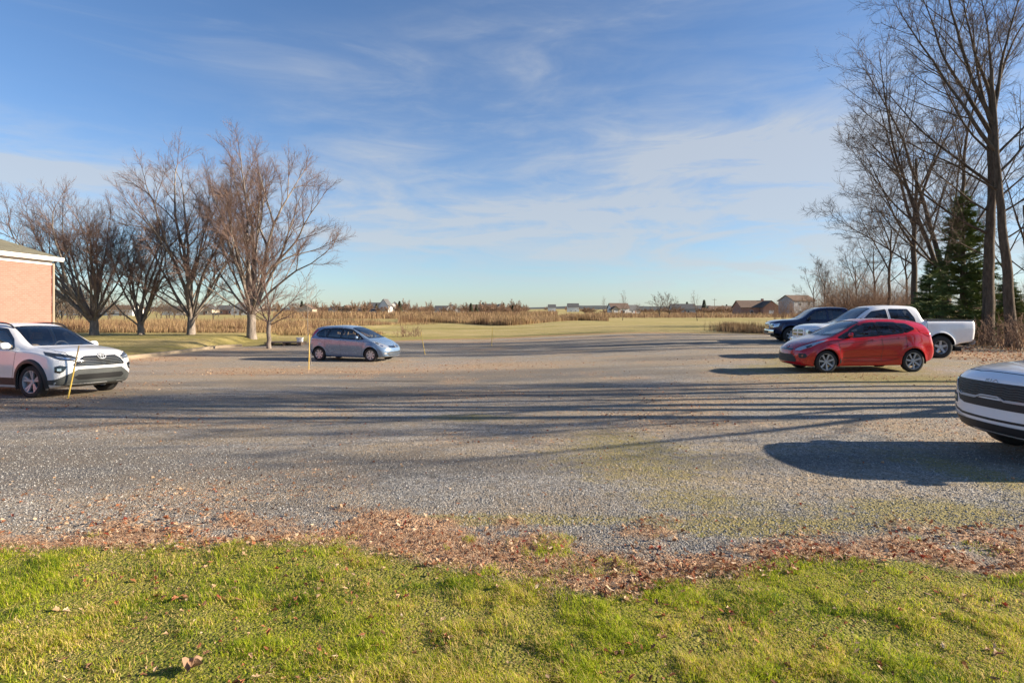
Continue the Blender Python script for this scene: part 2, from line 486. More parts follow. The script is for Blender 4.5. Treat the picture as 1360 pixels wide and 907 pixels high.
def rounded(poly, r=.03, n=3):
    """round the corners of a polygon of 2D points"""
    out = []
    k = len(poly)
    for i in range(k):
        p = Vector(poly[i]); a = Vector(poly[i - 1]); b = Vector(poly[(i + 1) % k])
        da = (a - p); db = (b - p); ra = min(r, da.length * .45); rb = min(r, db.length * .45)
        s0 = p + da.normalized() * ra; s1 = p + db.normalized() * rb
        for j in range(n + 1):
            t = j / n; out.append(tuple(s0 * (1 - t) ** 2 + p * 2 * t * (1 - t) + s1 * t * t))
    return out
def make_wheel(parent, x, y, r, width, rimr, style, side):
    """side = -1 / +1: which way the outer face looks"""
    w = thing('wheel', None, None, (x, y, r)); w.parent = parent
    s = side; t = MB()
    prof = [(rimr, -width * .48), (rimr + .012, -width * .5), (r - .05, -width * .5), (r - .018, -width * .46), (r - .003, -width * .38), (r, -width * .2),
            (r, width * .2), (r - .003, width * .38), (r - .018, width * .46), (r - .05, width * .5), (rimr + .012, width * .5), (rimr, width * .48), (rimr - .01, width * .3)]
    t.lathe_y(prof, (0, 0, 0), 48)
    t.build('tyre', M['tyre'], w, angle=50)
    o = width * .42 * s                                      # outer plane
    rim = MB()
    rim.lathe_y([(rimr + .004, o), (rimr + .006, o + .008 * s), (rimr - .012, o + .006 * s), (rimr - .02, o - .02 * s), (rimr - .03, -o * .8)], (0, 0, 0), 48)
    ns = style['n']; wd0, wd1 = style['w']; dish = style.get('dish', .03)
    hub = style.get('hub', .055)
    for k in range(ns):
        for tw in style.get('twin', (0,)):
            a = 2 * math.pi * k / ns + .3; a1 = a + tw
            ca, sa = math.cos(a), math.sin(a); cb, sb = math.cos(a1), math.sin(a1)
            p0 = Vector((ca * hub * .6, o - dish * s, sa * hub * .6)); p1 = Vector((cb * (rimr - .008), o - .004 * s, sb * (rimr - .008)))
            d = (p1 - p0).normalized(); pr = d.cross(Vector((0, 1, 0))).normalized()
            q = []
            for pp, ww in ((p0, wd0), (p1, wd1)):
                for yy in (0, -.028 * s): q += [pp + pr * ww * .5 + Vector((0, yy, 0)), pp - pr * ww * .5 + Vector((0, yy, 0))]
            rim.add(q, [(0, 1, 5, 4), (2, 6, 7, 3), (0, 4, 6, 2), (1, 3, 7, 5), (4, 5, 7, 6), (0, 2, 3, 1)])
    rim.lathe_y([(0, o - dish * s + .012 * s), (hub * .8, o - dish * s + .010 * s), (hub, o - dish * s), (hub, o - .06 * s)], (0, 0, 0), 24)
    rim.build('rim', M[style['mat']], w, angle=30)
    dk = MB(); dk.lathe_y([(0, o - .075 * s), (rimr * .62, o - .075 * s), (rimr * .62, o - .095 * s)], (0, 0, 0), 32)
    dk.box((rimr * .25, min(o - .04 * s, o - .1 * s), -.09), (rimr * .66, max(o - .04 * s, o - .1 * s), .09))
    dk.build('brake_disc', M['disc'], w)
    if style.get('cover'):
        c = MB(); c.lathe_y([(0, o - .046 * s), (rimr - .018, o - .046 * s)], (0, 0, 0), 40); c.build('wheel_back', M[style['cover']], w)
    return w
def make_car(name, label, cat, S, loc, rz, group=None):
    """local frame: nose at -x, origin on the ground midway between the axles"""
    B = Body(S); L = S['L']; ox = S['fo'] + S['wb'] / 2
    root = thing(name, label, cat, loc, rz, group)
    hold = root
    fw = S['fo']; rw = fw + S['wb']; r = S['r']; W = B.hwmax
    # cutters
    cb = bmesh.new()
    for ax in (fw, rw):
        rr = r + S.get('gap', .06); k = 40
        for sy in (-1, 1):
            prism_mesh(cb, [(ax + rr * math.cos(2 * math.pi * i / k), 0, r + S.get('lift', .0) + rr * math.sin(2 * math.pi * i / k)) for i in range(k)], (0, sy, 0), W + .3, -(W - .34))
    side_w = []
    for wdw in S['side_windows']:
        p2 = rounded(wdw['p'], wdw.get('round', .035))
        for sy in (-1, 1):
            prism_mesh(cb, [(x, 0, z) for x, z in p2], (0, sy, 0), W + .3, -.38)
            side_w.append((p2, sy, wdw))
    scr = []
    for key in ('windscreen', 'rear_window'):
        if key not in S: continue
        q = S[key]; (x0, z0, y0), (x1, z1, y1) = q['low'], q['high']
        d = Vector((x1 - x0, 0, z1 - z0)).normalized(); n = Vector((-d.z, 0, d.x)) if key == 'windscreen' else Vector((d.z, 0, -d.x))
        low_c = q.get('bow', .03)
        pts2 = rounded([(-y0, 0), (-y0 * .5, -low_c), (0, -low_c * 1.3), (y0 * .5, -low_c), (y0, 0), (y1, 1), (y1 * .5, 1 + low_c * .3), (-y1 * .5, 1 + low_c * .3), (-y1, 1)], .04)
        ln = math.hypot(x1 - x0, z1 - z0)
        P3 = [Vector((x0, y, z0)) + Vector((x1 - x0, 0, z1 - z0)) * t if abs(t) > .0 else Vector((x0, y, z0)) for y, t in pts2]
        prism_mesh(cb, P3, n, .5, .30)
        scr.append((key, P3, n, q))
    bmesh.ops.recalc_face_normals(cb, faces=cb.faces)
    cm = bpy.data.meshes.new('tmp'); cb.to_mesh(cm); cb.free()
    co = bpy.data.objects.new('tmp', cm); COL.objects.link(co)
    bo = bpy.data.objects.new('tmpb', B.me); COL.objects.link(bo)
    so = bo.modifiers.new('s', 'SOLIDIFY'); so.thickness = .028; so.offset = -1
    bl = bo.modifiers.new('b', 'BOOLEAN'); bl.object = co; bl.operation = 'DIFFERENCE'; bl.solver = 'EXACT'; bl.use_self = True
    dg = bpy.context.evaluated_depsgraph_get(); dg.update()
    me = bpy.data.meshes.new_from_object(bo.evaluated_get(dg))
    bpy.data.objects.remove(bo); bpy.data.objects.remove(co)
    me.materials.clear(); me.materials.append(M[S['paint']])
    me.polygons.foreach_set('use_smooth', [True] * len(me.polygons)); me.set_sharp_from_angle(angle=R(38))
    body = link_obj('body', me, root)
    # glass
    for p2, sy, wdw in side_w:
        cx = sum(p[0] for p in p2) / len(p2); cz = sum(p[1] for p in p2) / len(p2)
        P = [(cx + (x - cx) * 1.05, 0, cz + (z - cz) * 1.06) for x, z in p2]
        B.patch('window', P, (0, sy, 0), -.008, M[wdw.get('glass', 'glass')], root, .08, 0)
    for key, P3, n, q in scr:
        c = sum(P3, Vector()) / len(P3)
        B.patch('windscreen' if key == 'windscreen' else 'rear_window', [c + (p - c) * 1.04 for p in P3], n, -.008, M[q.get('glass', 'glass')], root, .1, 0)
        tr = MB(); B.strip(tr, P3, n, .022, .002, closed=True)
        if key == 'windscreen':                              # wipers lie on the glass
            for sy in (-.1, .42):
                a = P3[0]; lo = Vector((q['low'][0], sy + .1, q['low'][1])) ; hi = lo + Vector((q['high'][0] - q['low'][0], 0, q['high'][1] - q['low'][1])) * .10 + Vector((0, -.48, 0))
                B.strip(tr, [lo, hi], n, .018, .014)
        tr.build('windscreen_seal' if key == 'windscreen' else 'rear_window_seal', M['gloss_black'], root)
    # trim round the side windows
    for sy in (-1, 1):
        if S.get('trim', .05):
            tr = MB(); tw_ = S.get('trim', .05)
            for p2, sy2, wdw in side_w:
                if sy2 != sy: continue
                cx = sum(p[0] for p in p2) / len(p2); cz = sum(p[1] for p in p2) / len(p2); q = []
                for x, z in p2:
                    d = Vector((x - cx, z - cz)); d = d.normalized() * (tw_ * .42); q.append((x + d.x, 0, z + d.y))
                B.strip(tr, q, (0, sy, 0), tw_, .003, closed=True)
            for pl in S.get('pillars', []):
                B.strip(tr, [(x, 0, z) for x, z in pl[:2]], (0, sy, 0), pl[2], .002)
            tr.build('window_trim', M['gloss_black'], root)
        sm = MB()
        for ln_ in S['seams']: B.strip(sm, [(x, 0, z) for x, z in ln_], (0, sy, 0), .009, .0012, deep=.002)
        sm.build('door_seam', M['seam'], root)
        for hx, hz in S['handles']:
            hb = MB(); B.strip(hb, [(hx, 0, hz), (hx + .17, 0, hz + .008)], (0, sy, 0), .034, .022, step=.03, deep=.022)
            hb.build('door_handle', M[S.get('handle_mat', S['paint'])], root)
        mx, mz = S['mirror']                                 # mirror: housing and glass
        yb = abs(B.cast(Vector((mx, 0, mz)), Vector((0, sy, 0)), 0).y)
        hs = MB(); ms = S.get('mirror_size', 1.0)
        sec = []
        for t, sc in ((0, .55), (.2, .9), (.55, 1.0), (.85, .9), (1, .55)):
            yy = sy * (yb + .05 + t * .17 * ms)
            sec += [(mx - .02 + dx * .07 * sc * ms, yy, mz + .04 + dz * .075 * sc * ms) for dx, dz in ((-1, -.3), (-.8, .5), (-.2, 1), (.6, .9), (.75, 0), (.6, -.8), (-.3, -.9))]
        Fs = [(i * 7 + k, i * 7 + (k + 1) % 7, (i + 1) * 7 + (k + 1) % 7, (i + 1) * 7 + k) for i in range(4) for k in range(7)] + [tuple(range(7)), tuple(range(28, 35))]
        hs.add(sec, Fs)
        mir = hs.build('mirror', M[S.get('mirror_mat', S['paint'])], root, angle=50)
        ar = MB(); ar.tube([(mx, sy * (yb - .03), mz - .03), (mx, sy * (yb + .10), mz)], .025, 8); ar.build('mirror_arm', M['black_plastic'], mir)
    # panel seams seen from the front (bonnet lines)
    for nm, lines, n, wd, mat in S.get('lines', []):
        for ln_ in lines:
            other = [(x, -y, z) for x, y, z in ln_]
            if ln_[0][1] == 0: runs = [(other[::-1] + ln_[1:], n)]
            else: runs = [(ln_, n), (other, (n[0], -n[1], n[2]))]
            for pts, nn in runs: sm = MB(); B.strip(sm, pts, nn, wd, .0015, deep=.003); sm.build(nm, M[mat], root)
    # patches: lights, grille, bumper inserts
    made = {}
    for pt in S['patches']:
        for sy in ((-1, 1) if pt.get('both') else (1,)):
            nx, ny, nz = pt['n']
            o = B.patch(pt['name'], [(x, y * sy, z) for x, y, z in pt['p']], (nx, ny * sy, nz), pt.get('off', .004), M[pt['mat']], root, pt.get('res', .04), pt.get('skirt', .02))
            for sub in pt.get('subs', []):
                nx, ny, nz = sub.get('n', pt['n'])
                if 'line' in sub:
                    mb = MB()
                    for ln_ in sub['line']: B.strip(mb, [(x, y * sy, z) for x, y, z in ln_], (nx, ny * sy, nz), sub['w'], sub.get('off', .012), deep=sub.get('deep', .012), step=.03, closed=sub.get('closed', False))
                    mb.build(sub['name'], M[sub['mat']], o)
                else:
                    B.patch(sub['name'], [(x, y * sy, z) for x, y, z in sub['p']], (nx, ny * sy, nz), sub.get('off', .010), M[sub['mat']], o, .04, .01)
    # wheels, liners
    for ax in (fw, rw):
        for sy in (-1, 1):
            wl = MB(); rr = r + S.get('gap', .06) - .002
            arc = [(ax + (rr + .016) * math.cos(a), r + (rr + .016) * math.sin(a)) for a in [R(-12) + R(204) * i / 24 for i in range(25)]]
            V = []
            for x, z in arc: V += [(x, sy * (W - .05), z), (x, sy * (W - .36), z)]
            V += [(ax, sy * (W - .36), r)]
            k = len(V) - 1
            wl.add(V, [(2 * i, 2 * i + 1, 2 * i + 3, 2 * i + 2) for i in range(24)] + [(2 * i + 1, k, 2 * i + 3) for i in range(24)])
            wl.build('wheel_liner', M['seam'], root)
            if S.get('clad'):
                c = MB(); V = []
                n_ = 28; cw = S['clad']
                A0, A1 = S.get('clad_arc', (-18, 198))
                for i in range(n_ + 1):
                    a = R(A0 + (A1 - A0) * i / n_)
                    for q, off in ((r + S.get('gap', .06) - .006, -.02), (r + S.get('gap', .06) - .004, .022), (r + S.get('gap', .06) + cw * .6, .024), (r + S.get('gap', .06) + cw, .004), (r + S.get('gap', .06) + cw + .002, -.01)):
                        p = Vector((ax + q * math.cos(a), 0, r + q * math.sin(a)))
                        h = B.bvh.ray_cast(p + Vector((0, sy * 3, 0)), Vector((0, -sy, 0)))
                        yy = h[0].y if h[0] is not None and abs(h[0].y) > W - .2 else sy * (W - .06)
                        V.append((p.x, yy + sy * off, p.z))
                c.add(V, [(5 * i + k, 5 * i + k + 1, 5 * i + k + 6, 5 * i + k + 5) for i in range(n_) for k in range(4)])
                c.build('wheel_arch_trim', M['black_plastic'], root, angle=50)
            make_wheel(root, ax, sy * (S['track'] / 2), r, S.get('tw', .215), S['rim'], S['wheel_style'], sy)
    # chassis and interior
    ch = MB(); zb = S['r'] * .62
    ch.box((.35, -W + .28, zb), (L - .35, W - .28, zb + .12))
    for ax in (fw, rw): ch.tube([(ax, -S['track'] / 2, r), (ax, S['track'] / 2, r)], .04, 8)
    ch.tube([(L - .9, .35, zb - .02), (L - .05, .38, zb + .02)], .03, 8)
    ch.build('chassis', M['seam'], root)
    if 'seats' in S:
        it = MB(); fz = zb + .13; bz = S['dash'][1]
        it.box((S['dash'][0], -W + .13, fz), (S['dash'][0] + .34, W - .13, bz), .04)
        it.box((fw + .3, -W + .12, fz), (L - .45, W - .12, fz + .03))
        it.build('dashboard', M['interior'], root, bevel=.02)
        sw = MB(); c = Vector((S['dash'][0] + .42, S.get('driver', 1) * .36, bz - .02))
        pts = [c + Vector((.06 * math.sin(a), .18 * math.cos(a), .17 * math.sin(a))) for a in [2 * math.pi * i / 24 for i in range(25)]]
        sw.tube(pts, .014, 6, False); sw.tube([c, c - Vector((.15, 0, .1))], .03, 6); sw.tube([c + Vector((0, .17, 0)), c - Vector((0, .17, 0))], .012, 5)
        sw.build('steering_wheel', M['interior'], root)
        for sx, wid, ys in S['seats']:
            for yy in ys:
                st = MB(); sz = fz + .2; top = S['seat_top']
                st.box((sx - .25, yy - wid, sz), (sx + .25, yy + wid, sz + .14))
                st.add([(sx + .2 + dx, yy + dy * wid * (1 - .12 * (dz > .1)), sz + .12 + dz) for dx, dz in ((0, 0), (.12, 0), (.16 + .08, top - sz - .3), (.16, top - sz - .3)) for dy in (-1, 1)],
                       [(0, 1, 3, 2), (2, 3, 5, 4), (4, 5, 7, 6), (6, 7, 1, 0), (0, 2, 4, 6), (1, 7, 5, 3)])
                for hy in ((0,) if wid < .4 else (-.35, .35)): st.box((sx + .38, yy + hy - .12, top - .16), (sx + .47, yy + hy + .12, top + .02), .015)
                st.build('seat', M[S.get('seat_mat', 'seat')], root, bevel=.03)
    for fn in S.get('extra', []): fn(B, root)
    # move everything so that the origin sits between the axles
    for o in root.children:
        o.location.x -= ox
    return root
# ---------------------------------------------------------------- the six vehicles
def mirror_y(pts): return [(x, -y, z) for x, y, z in pts]
def ellipse_x(x, z, a, b, n=18, y0=0.0): return [(x, y0 + a * math.cos(2 * math.pi * i / n), z + b * math.sin(2 * math.pi * i / n)) for i in range(n)]
def emblem_ring(x, z, a, b, inner=True, mat='alloy', name='emblem', n=(-1, 0, 0)):
    def fn(B, root):
        mb = MB(); B.strip(mb, ellipse_x(x, z, a, b), n, .012, .03, closed=True, deep=.02)
        if inner:
            B.strip(mb, ellipse_x(x, z, a * .38, b * .9), n, .009, .028, closed=True, deep=.015)
            B.strip(mb, ellipse_x(x, z + b * .35, a * .72, b * .38), n, .009, .028, closed=True, deep=.015)
        mb.build(name, M[mat], root)
    return fn

def roof_rails(B, root):
    for sy in (-1, 1):
        mb = MB(); P = []
        for x in np.linspace(1.95, 4.0, 16):
            h = B.bvh.ray_cast(Vector((x, sy * .585, 3)), Vector((0, 0, -1)))
            e = min(1, min(x - 1.95, 4.0 - x) / .15)
            P.append((x, sy * .585, h[0].z + .045 * e + .004))
        mb.tube(P, .018, 8); mb.build('roof_rail', M['black_plastic'], root)

SUV = dict(L=4.60, fo=.93, wb=2.69, r=.362, track=1.60, tw=.225, rim=.252, paint='pearl_paint', driver=-1, gap=.055,
    top=[(0, .985), (.12, 1.03), (.5, 1.085), (1.05, 1.14), (1.25, 1.20), (1.95, 1.585), (2.3, 1.665), (2.8, 1.685), (3.6, 1.665), (4.2, 1.62), (4.6, 1.58)],
    belt=[(0, .83), (.3, .94), (1.0, 1.03), (2, 1.07), (3, 1.09), (4.2, 1.13), (4.6, 1.12)],
    hw=[(0, .885), (.3, .915), (.9, .93), (2.3, .915), (3.7, .93), (4.6, .86)],
    hr=[(0, .74), (.9, .76), (1.2, .76), (1.95, .63), (3.0, .62), (4.2, .59), (4.6, .56)],
    under=[(0, .27), (.4, .21), (.9, .2), (3.8, .22), (4.3, .28), (4.6, .36)],
    bow_f=.26, bow_r=.14, nose=[(.2, .10), (.34, .03), (.55, 0), (.78, .015), (.98, .09), (1.1, .14)], tail=[(.2, .06), (.6, 0), (1.0, .05), (1.6, .30)], flare=.02,
    windscreen=dict(low=(1.16, 1.155, .70), high=(1.98, 1.615, .56), bow=.05), rear_window=dict(low=(4.5, 1.18, .60), high=(4.28, 1.52, .52), glass='dark_glass'),
    side_windows=[dict(p=[(1.55, 1.10), (1.72, 1.28), (2.08, 1.49), (2.62, 1.555), (2.66, 1.12)]), dict(p=[(2.74, 1.12), (2.70, 1.555), (3.35, 1.54), (3.5, 1.15)], glass='dark_glass'),
                  dict(p=[(3.58, 1.16), (3.43, 1.53), (3.85, 1.50), (4.02, 1.22)], glass='dark_glass')],
    dlo=[(1.42, 1.085), (1.70, 1.31), (2.07, 1.52), (2.65, 1.585), (3.4, 1.57), (3.9, 1.53), (4.12, 1.18), (3.5, 1.12), (2.7, 1.095)], pillars=[((2.70, 1.10), (2.66, 1.57), .09), ((3.54, 1.14), (3.39, 1.56), .08)],
    seams=[[(1.52, .40), (1.42, .75), (1.40, 1.06)], [(2.70, .36), (2.72, .75), (2.70, 1.10)], [(3.30, .45), (3.55, .75), (3.56, 1.13)], [(1.52, .40), (2.70, .36), (3.28, .42)]],
    handles=[(2.42, .93), (3.28, .96)], mirror=(1.62, 1.10), mirror_size=1.15,
    lines=[('bonnet_seam', [[(.05, .60, .96), (.45, .72, 1.03), (1.02, .70, 1.12)], [(.06, .60, .955), (.03, .33, .965), (.03, .14, .965)]], (-.3, 0, 1), .012, 'seam')],
    clad=.085, clad_arc=(-22, 200),
    patches=[
        dict(name='grille', p=[(0, -.36, .925), (0, .36, .925), (0, .44, .88), (0, .60, .74), (0, .58, .695), (0, -.58, .695), (0, -.60, .74), (0, -.44, .88)], n=(-1, 0, 0), mat='gloss_black', off=.003,
             subs=[dict(name='grille_bar', mat='grey_plastic', w=.010, off=.014, deep=.01, line=[[(0, -.40 - .03 * k, .875 - .036 * k), (0, 0, .868 - .036 * k), (0, .40 + .03 * k, .875 - .036 * k)] for k in range(5)])]),
        dict(name='lower_bumper', p=[(0, -.50, .635), (0, .50, .635), (0, .70, .52), (0, .90, .40), (0, .88, .31), (0, .5, .245), (0, -.5, .245), (0, -.88, .31), (0, -.90, .40), (0, -.70, .52)], n=(-1, 0, 0), mat='grey_plastic', off=.010,
             subs=[dict(name='air_intake', mat='seam', p=[(0, -.50, .52), (0, .50, .52), (0, .58, .46), (0, .5, .40), (0, -.5, .40), (0, -.58, .46)], off=.016)]),
        dict(name='headlight', both=True, p=[(.05, .50, .885), (.1, .66, .945), (.55, .90, 1.025), (.50, .90, .955), (.2, .80, .845), (.08, .62, .82)], n=(-.85, .53, 0), mat='lamp_dark', off=.006,
             subs=[dict(name='lamp_lens', mat='lamp', p=[(.1, .60, .868), (.2, .74, .905), (.3, .83, .93), (.25, .82, .895), (.12, .70, .868)], off=.012),
                   dict(name='daylight_strip', mat='chrome', w=.010, line=[[(.07, .56, .853), (.2, .76, .868), (.35, .85, .915)]])]),
        dict(name='fog_lamp', both=True, p=[(.1, .72, .70), (.2, .80, .73), (.3, .845, .70), (.3, .84, .58), (.2, .80, .555), (.15, .75, .60)], n=(-.8, .6, 0), mat='gloss_black', off=.006,
             subs=[dict(name='lamp_lens', mat='lamp', p=[(.2, .77, .66), (.25, .82, .66), (.25, .82, .61), (.2, .77, .61)], off=.014)]),
        dict(name='sill_trim', both=True, p=[(1.30, 0, .28), (3.25, 0, .28), (3.25, 0, .44), (1.30, 0, .44)], n=(0, 1, 0), mat='black_plastic', off=.008, res=.12),
        dict(name='tail_light', both=True, p=[(4.6, .5, 1.05), (4.4, .86, 1.12), (4.3, .88, 1.02), (4.6, .5, .95)], n=(.7, .7, 0), mat='red_lamp', off=.006)],
    dash=(1.35, 1.08), seats=[(2.25, .26, (-.38, .38)), (3.15, .62, (0,))], seat_top=1.42, seat_mat='tan_seat',
    wheel_style=dict(n=5, w=(.035, .05), twin=(-.16, .16), mat='alloy', dish=.035, cover=None), extra=[emblem_ring(0, .905, .095, .062), roof_rails])

CROSS = dict(L=4.37, fo=.85, wb=2.63, r=.335, track=1.56, tw=.215, rim=.235, paint='white_paint', driver=-1, gap=.05,
    top=[(0, .93), (.12, .985), (.5, 1.05), (1.0, 1.10), (1.2, 1.17), (1.85, 1.52), (2.2, 1.60), (2.7, 1.62), (3.5, 1.59), (4.37, 1.52)],
    belt=[(0, .80), (.3, .92), (1.0, 1.01), (2, 1.03), (3, 1.05), (4.37, 1.06)],
    hw=[(0, .86), (.3, .895), (.9, .905), (2.3, .895), (3.5, .90), (4.37, .84)],
    hr=[(0, .74), (.9, .75), (1.2, .72), (1.9, .60), (3.0, .60), (4.37, .54)],
    under=[(0, .27), (.4, .20), (.9, .18), (3.6, .2), (4.1, .26), (4.37, .34)],
    bow_f=.24, bow_r=.12, nose=[(.18, .13), (.30, .05), (.46, 0), (.62, .0), (.86, .035), (.97, .085)], tail=[(.2, .06), (.6, 0), (1.0, .05), (1.5, .28)], flare=.02, crown=.045,
    windscreen=dict(low=(1.14, 1.13, .66), high=(1.90, 1.55, .53), bow=.05), rear_window=dict(low=(4.27, 1.12, .55), high=(4.07, 1.45, .48), glass='dark_glass'),
    side_windows=[dict(p=[(1.50, 1.07), (1.66, 1.22), (2.0, 1.42), (2.48, 1.48), (2.52, 1.08)]), dict(p=[(2.60, 1.08), (2.56, 1.48), (3.2, 1.47), (3.4, 1.12)], glass='dark_glass')],
    dlo=[(1.36, 1.055), (1.64, 1.25), (1.98, 1.45), (2.5, 1.51), (3.3, 1.50), (3.9, 1.42), (3.6, 1.12), (2.6, 1.055)], pillars=[((2.56, 1.06), (2.52, 1.5), .09)],
    seams=[[(1.45, .38), (1.36, .75), (1.34, 1.03)], [(2.56, .34), (2.58, .75), (2.56, 1.06)], [(3.15, .42), (3.4, .75), (3.42, 1.1)], [(1.45, .38), (2.56, .34), (3.1, .40)]],
    handles=[(2.3, .90), (3.12, .93)], mirror=(1.56, 1.06),
    lines=[('bonnet_seam', [[(.16, 0, .97), (.17, .35, .965), (.24, .62, .955), (.5, .74, .99), (1.0, .70, 1.08)]], (-.25, 0, 1), .010, 'seam'),
           ('bumper_line', [[(0, 0, .45), (0, .5, .455), (0, .80, .50)]], (-1, 0, 0), .028, 'black_plastic'),
           ('silver_trim', [[(0, 0, .385), (0, .42, .39), (0, .60, .415), (0, .76, .465)]], (-1, 0, 0), .034, 'alloy')],
    clad=.075,
    patches=[
        dict(name='grille', p=[(0, -.66, .865), (0, -.40, .862), (0, -.22, .835), (0, -.13, .815), (0, .13, .815), (0, .22, .835), (0, .40, .862), (0, .66, .865), (0, .68, .82), (0, .58, .72), (0, .5, .69), (0, .22, .69), (0, .13, .725), (0, -.13, .725), (0, -.22, .69), (0, -.5, .69), (0, -.58, .72), (0, -.68, .82)],
             n=(-1, 0, 0), mat='black_plastic', off=.002, res=.05,
             subs=[dict(name='grille_mesh', mat='grey_plastic', w=.012, off=.014, deep=.01, line=[[(0, -.64 + .09 * j + (.02 if (k + j) % 2 else 0), .848 - .027 * k + (.010 if j % 2 else 0)) for j in range(15)] for k in range(1, 6)]),
                   dict(name='grille_surround', mat='alloy', w=.02, off=.016, line=[[(0, -.70, .83), (0, -.60, .71), (0, -.51, .675), (0, -.215, .675), (0, -.12, .71), (0, .12, .71), (0, .215, .675), (0, .51, .675), (0, .60, .71), (0, .70, .83)]])]),
        dict(name='lower_intake', p=[(0, -.62, .675), (0, -.5, .65), (0, .5, .65), (0, .62, .675), (0, .56, .605), (0, .44, .58), (0, -.44, .58), (0, -.56, .605)], n=(-1, 0, 0), mat='black_plastic', off=.004),
        dict(name='headlight', both=True, p=[(.1, .70, .87), (.3, .84, .90), (.6, .895, .925), (.6, .89, .87), (.3, .85, .80), (.12, .72, .79)], n=(-.75, .66, 0), mat='lamp_dark', off=.006,
             subs=[dict(name='lamp_lens', mat='lamp', p=[(.15, .74, .85), (.3, .85, .865), (.3, .85, .83), (.15, .74, .815)], off=.012)]),
        dict(name='fog_lamp', both=True, p=[(.1, .66, .66), (.2, .80, .68), (.2, .80, .58), (.1, .66, .55)], n=(-.85, .5, 0), mat='black_plastic', off=.006,
             subs=[dict(name='lamp_lens', mat='lamp', p=[(.1, .69, .64), (.2, .76, .65), (.2, .76, .61), (.1, .69, .60)], off=.014)]),
        dict(name='lower_valance', p=[(0, -.76, .40), (0, -.55, .36), (0, .55, .36), (0, .76, .40), (0, .80, .27), (0, .6, .215), (0, -.6, .215), (0, -.78, .27)][::1], n=(-1, 0, 0), mat='black_plastic', off=.004),
        dict(name='sill_trim', both=True, p=[(1.22, 0, .26), (3.1, 0, .26), (3.1, 0, .40), (1.22, 0, .40)], n=(0, 1, 0), mat='black_plastic', off=.008, res=.12),
        dict(name='tail_light', both=True, p=[(4.3, .45, .95), (4.2, .82, 1.02), (4.1, .84, .92), (4.3, .45, .86)], n=(.7, .7, 0), mat='red_lamp', off=.006)],
    dash=(1.3, 1.04), seats=[(2.15, .25, (-.36, .36)), (3.0, .60, (0,))], seat_top=1.38,
    wheel_style=dict(n=5, w=(.06, .075), mat='alloy', dish=.03), extra=[])
def letters(B, root):
    """three letters across the bonnet edge: K, I, A without its crossbar, joined as on the badge"""
    mb = MB(); h = .034; n = (-.75, 0, .66)
    def st(*p):
        B.strip(mb, [(.0, y * .66, .905 + z * h) for y, z in p], n, .007, .006, deep=.006, step=.02)
    st((.150, 0), (.140, 1)); st((.080, 1), (.145, .45)); st((.132, .52), (.075, 0)); st((.040, 0), (.030, 1))
    st((-.010, 0), (-.065, 1)); st((-.065, 1), (-.125, 0))
    mb.build('bonnet_lettering', M['alloy'], root)
CROSS['extra'].append(letters)

